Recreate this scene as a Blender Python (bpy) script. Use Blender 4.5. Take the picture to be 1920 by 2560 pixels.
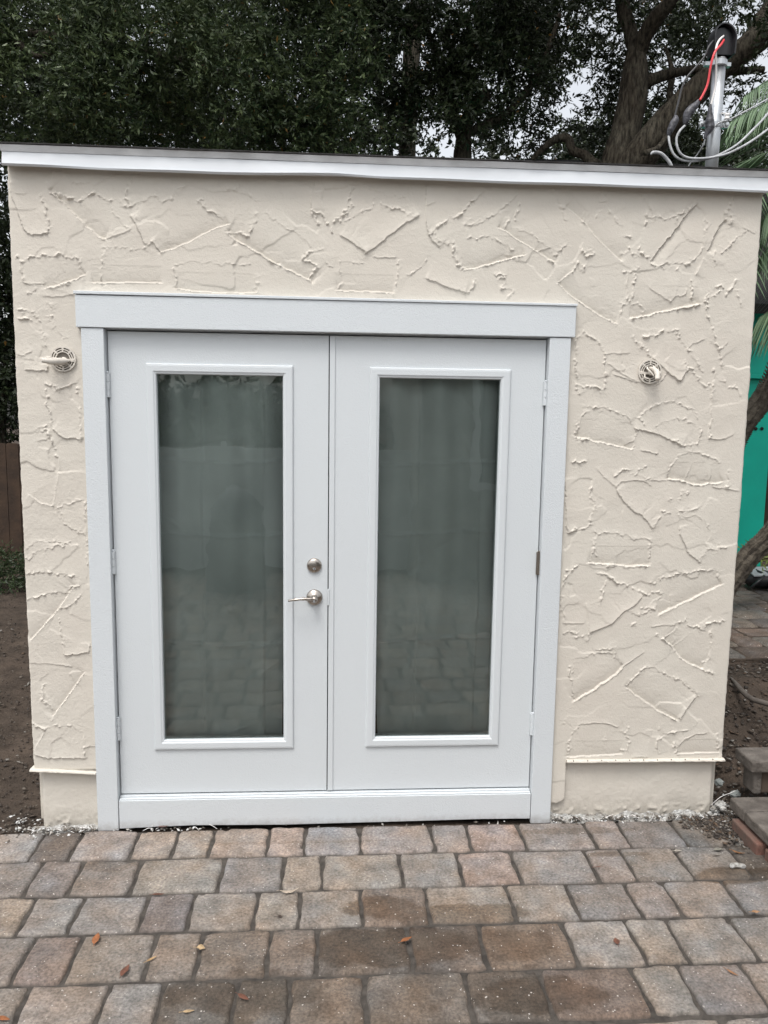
import bpy, math, random
import numpy as np
from mathutils import Vector, Matrix
random.seed(7); rng = np.random.default_rng(11)
for o in list(bpy.data.objects): bpy.data.objects.remove(o)
SC = bpy.context.scene; COL = SC.collection
# ------------------------------------------------------------------ camera
F_PX = 1970.0; PITCH, YAW, ROLL = 0.1283, 0.0663, 0.0143
CAM = np.array([.013, -3.37, 1.860])
_cp, _sp = math.cos(PITCH), math.sin(PITCH)
FW = np.array([math.sin(YAW)*_cp, math.cos(YAW)*_cp, -_sp]); _r = np.array([math.cos(YAW), -math.sin(YAW), 0]); _u = np.cross(_r, FW)
RT = _r*math.cos(ROLL)+_u*math.sin(ROLL); UP = -_r*math.sin(ROLL)+_u*math.cos(ROLL)
cd = bpy.data.cameras.new('camera'); cam = bpy.data.objects.new('camera', cd); COL.objects.link(cam)
cd.sensor_fit = 'VERTICAL'; cd.sensor_height = 36.0; cd.lens = F_PX*36/2560; cd.clip_end = 500; cd.clip_start = .05
cam.matrix_world = Matrix(((RT[0], UP[0], -FW[0], CAM[0]), (RT[1], UP[1], -FW[1], CAM[1]), (RT[2], UP[2], -FW[2], CAM[2]), (0, 0, 0, 1)))
SC.camera = cam
SC.render.resolution_x = 768; SC.render.resolution_y = 1024
# ------------------------------------------------------------------ light: bright overcast
SUN_EL, SUN_AZ = math.radians(64), math.radians(205)     # azimuth measured clockwise from +Y
w = bpy.data.worlds.new('World'); SC.world = w; w.use_nodes = True; nt = w.node_tree
bg = nt.nodes['Background']; sky = nt.nodes.new('ShaderNodeTexSky'); sky.sky_type = 'NISHITA'; sky.sun_disc = False
sky.sun_elevation = SUN_EL; sky.sun_rotation = SUN_AZ; sky.dust_density = 4; sky.air_density = 1.2; sky.ozone_density = 1
hs = nt.nodes.new('ShaderNodeHueSaturation'); hs.inputs['Saturation'].default_value = .22; hs.inputs['Value'].default_value = 1.0
nt.links.new(sky.outputs[0], hs.inputs['Color']); nt.links.new(hs.outputs[0], bg.inputs[0]); bg.inputs[1].default_value = .15
sl = bpy.data.lights.new('sun', 'SUN'); sl.energy = .85; sl.angle = math.radians(18); sl.color = (1, .97, .93)
so = bpy.data.objects.new('sun', sl); COL.objects.link(so)
sdir = Vector((math.sin(SUN_AZ)*math.cos(SUN_EL), math.cos(SUN_AZ)*math.cos(SUN_EL), math.sin(SUN_EL)))
so.rotation_euler = sdir.to_track_quat('Z', 'Y').to_euler()
SC.view_settings.view_transform = 'Standard'; SC.view_settings.look = 'None'; SC.view_settings.exposure = 0.74; SC.view_settings.gamma = 1
SC.cycles.max_bounces = 8; SC.cycles.transparent_max_bounces = 12

# ------------------------------------------------------------------ helpers
SC_D = 1920/1659
def ray(a, b): return FW + RT*(a*SC_D-960)/F_PX - UP*(b*SC_D-1280)/F_PX
def P(a, b, y=0.0):
    d = ray(a, b); return CAM + d*(y-CAM[1])/d[1]
def G(a, b, z=0.0):
    d = ray(a, b); return CAM + d*(z-CAM[2])/d[2]
def tag(o, label=None, cat=None, group=None, kind=None):
    if label: o['label'] = label
    if cat: o['category'] = cat
    if group: o['group'] = group
    if kind: o['kind'] = kind
    return o
def empty(name, loc=(0, 0, 0)):
    o = bpy.data.objects.new(name, None); o.empty_display_size = .1; COL.objects.link(o); o.location = loc; return o
def link(name, me, mat=None, parent=None, smooth=False, bevel=0):
    o = bpy.data.objects.new(name, me); COL.objects.link(o)
    if mat:
        for m in (mat if isinstance(mat, (list, tuple)) else [mat]): me.materials.append(m)
    if parent:
        o.parent = parent; o.matrix_parent_inverse = Matrix.Translation(-Vector(parent_world(parent)))
    if smooth and len(me.polygons): me.polygons.foreach_set('use_smooth', np.ones(len(me.polygons), bool))
    if bevel:
        b = o.modifiers.new('bevel', 'BEVEL'); b.width = bevel; b.segments = 2; b.limit_method = 'ANGLE'
    return o
def parent_world(p):
    v = Vector(p.location)
    return v
def fast_mesh(name, V, Fq):
    """V (n,3), Fq (m,k) all faces of the same size"""
    me = bpy.data.meshes.new(name); V = np.asarray(V, np.float32); Fq = np.asarray(Fq, np.int32); k = Fq.shape[1]
    me.vertices.add(len(V)); me.vertices.foreach_set('co', V.ravel())
    me.loops.add(Fq.size); me.loops.foreach_set('vertex_index', Fq.ravel())
    me.polygons.add(len(Fq)); me.polygons.foreach_set('loop_start', np.arange(0, Fq.size, k, dtype=np.int32)); me.polygons.foreach_set('loop_total', np.full(len(Fq), k, np.int32))
    me.update(calc_edges=True); return me
def attr(me, name, data):
    data = np.asarray(data, np.float32)
    if data.ndim == 1:
        a = me.attributes.new(name, 'FLOAT', 'POINT'); a.data.foreach_set('value', data)
    else:
        if data.shape[1] == 3: data = np.hstack([data, np.ones((len(data), 1), np.float32)])
        a = me.attributes.new(name, 'FLOAT_COLOR', 'POINT'); a.data.foreach_set('color', data.ravel())
class MB:
    def __init__(s): s.v = []; s.f = []
    def add(s, vs, fs):
        n = len(s.v); s.v += [tuple(map(float, q)) for q in vs]; s.f += [tuple(i+n for i in f) for f in fs]; return s
    def box(s, x0, x1, y0, y1, z0, z1):
        return s.add([(x0, y0, z0), (x1, y0, z0), (x1, y1, z0), (x0, y1, z0), (x0, y0, z1), (x1, y0, z1), (x1, y1, z1), (x0, y1, z1)],
                     [(0, 3, 2, 1), (4, 5, 6, 7), (0, 1, 5, 4), (1, 2, 6, 5), (2, 3, 7, 6), (3, 0, 4, 7)])
    def prism(s, pts, y0, y1):   # pts in (x,z), extruded along y
        n = len(pts); vs = [(p[0], y0, p[1]) for p in pts]+[(p[0], y1, p[1]) for p in pts]
        fs = [tuple(range(n)), tuple(range(2*n-1, n-1, -1))]+[(i, i+n, (i+1) % n+n, (i+1) % n) for i in range(n)]
        return s.add(vs, fs)
    def tube(s, pts, r, n=10, cap=True):
        pts = [np.array(p, float) for p in pts]; m = len(pts); rr = r if hasattr(r, '__len__') else [r]*m
        t0 = pts[1]-pts[0]; t0 /= np.linalg.norm(t0); a = np.array([0, 0, 1.]) if abs(t0[2]) < .9 else np.array([1., 0, 0])
        nrm = np.cross(t0, a); nrm /= np.linalg.norm(nrm); vs = []
        for i in range(m):
            t = pts[min(i+1, m-1)]-pts[max(i-1, 0)]; t /= np.linalg.norm(t)+1e-12
            nrm = nrm-t*np.dot(nrm, t); nrm /= np.linalg.norm(nrm)+1e-12; b = np.cross(t, nrm)
            for k in range(n):
                an = 2*math.pi*k/n; vs.append(pts[i]+(nrm*math.cos(an)+b*math.sin(an))*rr[i])
        fs = [(i*n+k, i*n+(k+1) % n, (i+1)*n+(k+1) % n, (i+1)*n+k) for i in range(m-1) for k in range(n)]
        if cap: fs += [tuple(range(n-1, -1, -1)), tuple((m-1)*n+k for k in range(n))]
        return s.add(vs, fs)
    def lathe(s, prof, c, ax=(0, -1, 0), n=28):   # prof list of (r,h) along ax
        ax = np.array(ax, float); ax /= np.linalg.norm(ax); a = np.array([0, 0, 1.]) if abs(ax[2]) < .9 else np.array([1., 0, 0])
        e1 = np.cross(ax, a); e1 /= np.linalg.norm(e1); e2 = np.cross(ax, e1); c = np.array(c, float)
        vs = [c+ax*h+(e1*math.cos(2*math.pi*k/n)+e2*math.sin(2*math.pi*k/n))*r for r, h in prof for k in range(n)]
        fs = [(i*n+k, i*n+(k+1) % n, (i+1)*n+(k+1) % n, (i+1)*n+k) for i in range(len(prof)-1) for k in range(n)]
        fs += [tuple(range(n-1, -1, -1)), tuple((len(prof)-1)*n+k for k in range(n))]
        return s.add(vs, fs)
    def build(s, name, mat=None, parent=None, smooth=False, bevel=0):
        me = bpy.data.meshes.new(name); me.from_pydata(s.v, [], s.f); me.update(); return link(name, me, mat, parent, smooth, bevel)
def smooth_path(pts, n=8):
    pts = np.array(pts, float); out = []
    for i in range(len(pts)-1):
        p0 = pts[max(i-1, 0)]; p1 = pts[i]; p2 = pts[i+1]; p3 = pts[min(i+2, len(pts)-1)]
        for k in range(n):
            t = k/n; out.append(.5*((2*p1)+(-p0+p2)*t+(2*p0-5*p1+4*p2-p3)*t*t+(-p0+3*p1-3*p2+p3)*t**3))
    out.append(pts[-1]); return out
def vnoise(shape, cell, seed):
    """smooth value noise -1..1 on a 2-D grid; cell in grid cells"""
    r = np.random.default_rng(seed); h, wd = shape; gh, gw = int(h/cell)+3, int(wd/cell)+3; g = r.uniform(-1, 1, (gh, gw))
    yy = np.arange(h)/cell; xx = np.arange(wd)/cell; iy = yy.astype(int); ix = xx.astype(int)
    fy = (yy-iy); fx = (xx-ix); fy = (fy*fy*(3-2*fy))[:, None]; fx = (fx*fx*(3-2*fx))[None, :]
    a = g[iy][:, ix]; b = g[iy][:, ix+1]; c = g[iy+1][:, ix]; d = g[iy+1][:, ix+1]
    return (a*(1-fx)+b*fx)*(1-fy)+(c*(1-fx)+d*fx)*fy
_tab = np.random.default_rng(5).uniform(-1, 1, 4096)
def n3(pn, scale):
    """cheap smooth 3-D value noise for scattered points (n,3)"""
    q = np.asarray(pn)/scale; i = np.floor(q).astype(np.int64); fr = q-i; fr = fr*fr*(3-2*fr); out = 0
    for dx in (0, 1):
        for dy in (0, 1):
            for dz in (0, 1):
                h = ((i[:, 0]+dx)*73856093 ^ (i[:, 1]+dy)*19349663 ^ (i[:, 2]+dz)*83492791) & 4095
                wt = (fr[:, 0] if dx else 1-fr[:, 0])*(fr[:, 1] if dy else 1-fr[:, 1])*(fr[:, 2] if dz else 1-fr[:, 2])
                out = out+_tab[h]*wt
    return out
# ------------------------------------------------------------------ materials
def mat(name, col, rough=.7, metal=0, spec=.4, var=0, vscale=3, bump=None, col2=None, spots=None):
    """bump: list of (scale, strength, distance, detail)"""
    m = bpy.data.materials.new(name); m.use_nodes = True; t = m.node_tree; p = t.nodes['Principled BSDF']
    p.inputs['Base Color'].default_value = (*col, 1); p.inputs['Roughness'].default_value = rough; p.inputs['Metallic'].default_value = metal
    p.inputs['Specular IOR Level'].default_value = spec
    tc = t.nodes.new('ShaderNodeNewGeometry')
    if var or col2:
        no = t.nodes.new('ShaderNodeTexNoise'); no.inputs['Scale'].default_value = vscale; no.inputs['Detail'].default_value = 5
        t.links.new(tc.outputs['Position'], no.inputs['Vector'])
        rp = t.nodes.new('ShaderNodeValToRGB'); rp.color_ramp.elements[0].position = .32; rp.color_ramp.elements[1].position = .68
        c2 = col2 if col2 else tuple(c*(1-var) for c in col); c1 = col if col2 else tuple(min(1, c*(1+var)) for c in col)
        rp.color_ramp.elements[0].color = (*c2, 1); rp.color_ramp.elements[1].color = (*c1, 1)
        t.links.new(no.outputs['Fac'], rp.inputs['Fac']); t.links.new(rp.outputs['Color'], p.inputs['Base Color'])
    prev = None
    for sc, st, di, de in (bump or []):
        no = t.nodes.new('ShaderNodeTexNoise'); no.inputs['Scale'].default_value = sc; no.inputs['Detail'].default_value = de
        t.links.new(tc.outputs['Position'], no.inputs['Vector'])
        b = t.nodes.new('ShaderNodeBump'); b.inputs['Strength'].default_value = st; b.inputs['Distance'].default_value = di
        t.links.new(no.outputs['Fac'], b.inputs['Height'])
        if prev: t.links.new(prev.outputs['Normal'], b.inputs['Normal'])
        prev = b
    if prev: t.links.new(prev.outputs['Normal'], p.inputs['Normal'])
    return m
M = {}
def grime(m, top, col, amt):
    """soil splash: a real stain on the surface, ragged, low down"""
    t = m.node_tree; p = t.nodes['Principled BSDF']; src = p.inputs['Base Color'].links[0].from_socket; g = t.nodes.new('ShaderNodeNewGeometry'); s = t.nodes.new('ShaderNodeSeparateXYZ'); t.links.new(g.outputs['Position'], s.inputs[0])
    mr = t.nodes.new('ShaderNodeMapRange'); mr.inputs[1].default_value = top; mr.inputs[2].default_value = -.01; mr.inputs[3].default_value = 0; mr.inputs[4].default_value = 1; t.links.new(s.outputs[2], mr.inputs[0])
    n = t.nodes.new('ShaderNodeTexNoise'); n.inputs['Scale'].default_value = 38; n.inputs['Detail'].default_value = 6; n.inputs['Roughness'].default_value = .7; t.links.new(g.outputs['Position'], n.inputs['Vector'])
    a = t.nodes.new('ShaderNodeMath'); a.operation = 'MULTIPLY'; t.links.new(mr.outputs[0], a.inputs[0]); t.links.new(n.outputs['Fac'], a.inputs[1])
    r = t.nodes.new('ShaderNodeMapRange'); r.inputs[1].default_value = .16; r.inputs[2].default_value = .55; r.inputs[3].default_value = 0; r.inputs[4].default_value = amt; t.links.new(a.outputs[0], r.inputs[0])
    x = t.nodes.new('ShaderNodeMix'); x.data_type = 'RGBA'; t.links.new(r.outputs[0], x.inputs[0]); t.links.new(src, x.inputs[6]); x.inputs[7].default_value = (*col, 1); t.links.new(x.outputs[2], p.inputs['Base Color'])
M['stucco'] = mat('cream_stucco_paint', (.612, .577, .512), .85, spec=.2, vscale=2.2, col2=(.60, .555, .490), bump=[(230, .4, .003, 3), (70, .3, .004, 2)])
M['trim'] = mat('white_trim_paint', (.605, .638, .658), .5, spec=.45, vscale=1.5, var=.015, bump=[(260, .6, .003, 2), (90, .25, .002, 2)])
M['door'] = mat('white_door_paint', (.60, .632, .650), .42, spec=.4, vscale=1.2, var=.015, bump=[(210, .4, .003, 2), (25, .05, .004, 2)])
grime(M['stucco'], .16, (.30, .27, .225), .6); grime(M['trim'], .07, (.30, .28, .26), .7)
M['fascia'] = mat('white_metal_fascia', (.60, .625, .65), .5, spec=.5, vscale=1.5, var=.03, bump=[(14, .12, .01, 2)])
M['drip'] = mat('grey_drip_edge', (.64, .65, .66), .6, vscale=8, var=.15, bump=[(60, .3, .004, 3)])
M['shingle'] = mat('dark_shingle', (.045, .043, .042), .9, vscale=20, var=.4, bump=[(220, .8, .004, 3)])
M['nickel'] = mat('satin_nickel', (.42, .38, .34), .27, metal=1)
M['dark'] = mat('dark_gap', (.012, .012, .012), .9)
M['keyhole'] = mat('keyhole_black', (.02, .02, .02), .6)
M['bronze'] = mat('bare_hinge_steel', (.22, .19, .16), .4, metal=.8)
M['galv'] = mat('galvanised_steel', (.62, .64, .65), .42, metal=.8, vscale=9, col2=(.42, .44, .46), bump=[(30, .1, .003, 3)])
M['blackp'] = mat('black_plastic', (.018, .018, .02), .35, bump=[(60, .15, .003, 2)])
M['tape'] = mat('grey_black_tape', (.10, .10, .115), .45, vscale=60, col2=(.02, .02, .022), bump=[(70, .6, .006, 3)])
M['red'] = mat('red_insulation', (.70, .07, .08), .4)
M['whitew'] = mat('white_insulation', (.78, .76, .74), .4)
M['blackw'] = mat('black_insulation', (.05, .05, .052), .4)
M['cable'] = mat('grey_cable', (.40, .41, .42), .5, vscale=40, var=.2, bump=[(90, .4, .003, 2)])
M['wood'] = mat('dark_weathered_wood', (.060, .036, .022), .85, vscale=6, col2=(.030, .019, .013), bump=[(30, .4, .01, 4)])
M['teal'] = mat('turquoise_paint', (.0, .42, .31), .5, vscale=3, var=.10, bump=[(40, .15, .004, 3)])
M['stone'] = mat('grey_concrete_cap', (.15, .132, .115), .9, vscale=14, col2=(.07, .06, .052), bump=[(60, .8, .008, 5), (15, .5, .01, 4)])
M['stoned'] = mat('brown_block', (.10, .075, .055), .9, vscale=9, col2=(.06, .045, .035), bump=[(60, .5, .006, 5)])
M['brick'] = mat('red_edging_brick', (.17, .085, .065), .9, vscale=14, col2=(.12, .085, .07), bump=[(50, .6, .008, 5)])
M['plaster'] = mat('white_plaster_crumbs', (.56, .56, .54), .85, vscale=34, col2=(.17, .15, .125), bump=[(90, 1, .012, 6)])
M['grey'] = mat('grey_pebble', (.26, .28, .27), .85, vscale=20, var=.2, bump=[(60, .5, .006, 4)])
M['inner'] = mat('dark_interior', (.10, .085, .07), .9)
M['bark'] = mat('oak_bark', (.085, .074, .060), .95, vscale=14, col2=(.036, .030, .025), bump=[(22, .8, .02, 6), (90, .8, .008, 4)])
def bark_mat():
    m = bpy.data.materials.new('ridged_bark'); m.use_nodes = True; t = m.node_tree; p = t.nodes['Principled BSDF']; p.inputs['Roughness'].default_value = .95; p.inputs['Specular IOR Level'].default_value = .15
    g = t.nodes.new('ShaderNodeNewGeometry'); mp = t.nodes.new('ShaderNodeMapping'); mp.inputs['Scale'].default_value = (1, 1, .22); t.links.new(g.outputs['Position'], mp.inputs[0])
    n = t.nodes.new('ShaderNodeTexNoise'); n.inputs['Scale'].default_value = 34; n.inputs['Detail'].default_value = 6; n.inputs['Roughness'].default_value = .65; t.links.new(mp.outputs[0], n.inputs['Vector'])
    n2 = t.nodes.new('ShaderNodeTexNoise'); n2.inputs['Scale'].default_value = 3.5; n2.inputs['Detail'].default_value = 4; t.links.new(g.outputs['Position'], n2.inputs['Vector'])
    r = t.nodes.new('ShaderNodeValToRGB'); r.color_ramp.elements[0].position = .36; r.color_ramp.elements[1].position = .66; r.color_ramp.elements[0].color = (.020, .017, .014, 1); r.color_ramp.elements[1].color = (.105, .092, .075, 1); t.links.new(n.outputs['Fac'], r.inputs[0])
    r2 = t.nodes.new('ShaderNodeValToRGB'); r2.color_ramp.elements[0].position = .35; r2.color_ramp.elements[1].position = .65; r2.color_ramp.elements[0].color = (.72, .68, .62, 1); r2.color_ramp.elements[1].color = (1.1, 1.12, 1.05, 1); t.links.new(n2.outputs['Fac'], r2.inputs[0])
    x = t.nodes.new('ShaderNodeMix'); x.data_type = 'RGBA'; x.blend_type = 'MULTIPLY'; x.inputs[0].default_value = 1; t.links.new(r.outputs[0], x.inputs[6]); t.links.new(r2.outputs[0], x.inputs[7]); t.links.new(x.outputs[2], p.inputs['Base Color'])
    b = t.nodes.new('ShaderNodeBump'); b.inputs['Strength'].default_value = 1; b.inputs['Distance'].default_value = .03; t.links.new(n.outputs['Fac'], b.inputs['Height']); t.links.new(b.outputs[0], p.inputs['Normal']); return m
M['bark'] = bark_mat()
M['sack'] = mat('sack_plastic', (.42, .44, .46), .4, vscale=10, var=.2)
def leafmat(name, a, b, trans=.15):
    m = bpy.data.materials.new(name); m.use_nodes = True; t = m.node_tree; p = t.nodes['Principled BSDF']
    at = t.nodes.new('ShaderNodeAttribute'); at.attribute_name = 'rnd'
    rp = t.nodes.new('ShaderNodeValToRGB'); rp.color_ramp.elements[0].color = (*a, 1); rp.color_ramp.elements[1].color = (*b, 1)
    e = rp.color_ramp.elements.new(.985); e.color = (*b, 1); rp.color_ramp.elements[2].color = (.30, .17, .05, 1)
    rp.color_ramp.elements[0].position = .2
    t.links.new(at.outputs['Fac'], rp.inputs['Fac']); t.links.new(rp.outputs['Color'], p.inputs['Base Color']); p.inputs['Roughness'].default_value = .45
    p.inputs['Specular IOR Level'].default_value = .35
    tr = t.nodes.new('ShaderNodeBsdfTranslucent'); t.links.new(rp.outputs['Color'], tr.inputs['Color'])
    mx = t.nodes.new('ShaderNodeMixShader'); mx.inputs[0].default_value = trans; t.links.new(p.outputs[0], mx.inputs[1]); t.links.new(tr.outputs[0], mx.inputs[2])
    t.links.new(mx.outputs[0], t.nodes['Material Output'].inputs['Surface']); return m
M['leaf'] = leafmat('oak_leaf', (.025, .043, .018), (.115, .150, .062))
M['leafd'] = leafmat('dark_oak_leaf', (.014, .021, .009), (.055, .075, .032))
M['palm'] = leafmat('palm_leaf', (.06, .10, .05), (.17, .25, .14), .15)
M['weedm'] = leafmat('weed_leaf', (.02, .032, .015), (.055, .08, .032))
def glass_mat():
    m = bpy.data.materials.new('window_glass'); m.use_nodes = True; t = m.node_tree; t.nodes.clear()
    o = t.nodes.new('ShaderNodeOutputMaterial'); tr = t.nodes.new('ShaderNodeBsdfTransparent'); tr.inputs[0].default_value = (.85, .91, .888, 1)
    gl = t.nodes.new('ShaderNodeBsdfGlossy'); gl.inputs['Roughness'].default_value = .0; gl.inputs[0].default_value = (.9, .97, .95, 1)
    fr = t.nodes.new('ShaderNodeFresnel'); fr.inputs[0].default_value = 1.5; mu = t.nodes.new('ShaderNodeMath'); mu.operation = 'MULTIPLY'; mu.inputs[1].default_value = 2.6
    g = t.nodes.new('ShaderNodeNewGeometry'); no = t.nodes.new('ShaderNodeTexNoise'); no.inputs['Scale'].default_value = 5; t.links.new(g.outputs['Position'], no.inputs['Vector'])
    b = t.nodes.new('ShaderNodeBump'); b.inputs['Strength'].default_value = .04; b.inputs['Distance'].default_value = .02; t.links.new(no.outputs['Fac'], b.inputs['Height']); t.links.new(b.outputs[0], gl.inputs['Normal'])
    mx = t.nodes.new('ShaderNodeMixShader'); t.links.new(fr.outputs[0], mu.inputs[0]); t.links.new(mu.outputs[0], mx.inputs[0])
    t.links.new(tr.outputs[0], mx.inputs[1]); t.links.new(gl.outputs[0], mx.inputs[2]); t.links.new(mx.outputs[0], o.inputs[0]); return m
M['glass'] = glass_mat()
# ------------------------------------------------------------------ the stucco relief, traced stroke by stroke
ZO = {'1': (0, 400, .3858), '2': (560, 400, .3858), '3': (1120, 440, .3858), '4': (1400, 480, .3134), '5': (1400, 960, .2773), '6': (1380, 1400, .2893), '7': (30, 750, .1808), '8': (0, 980, .5063)}
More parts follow.
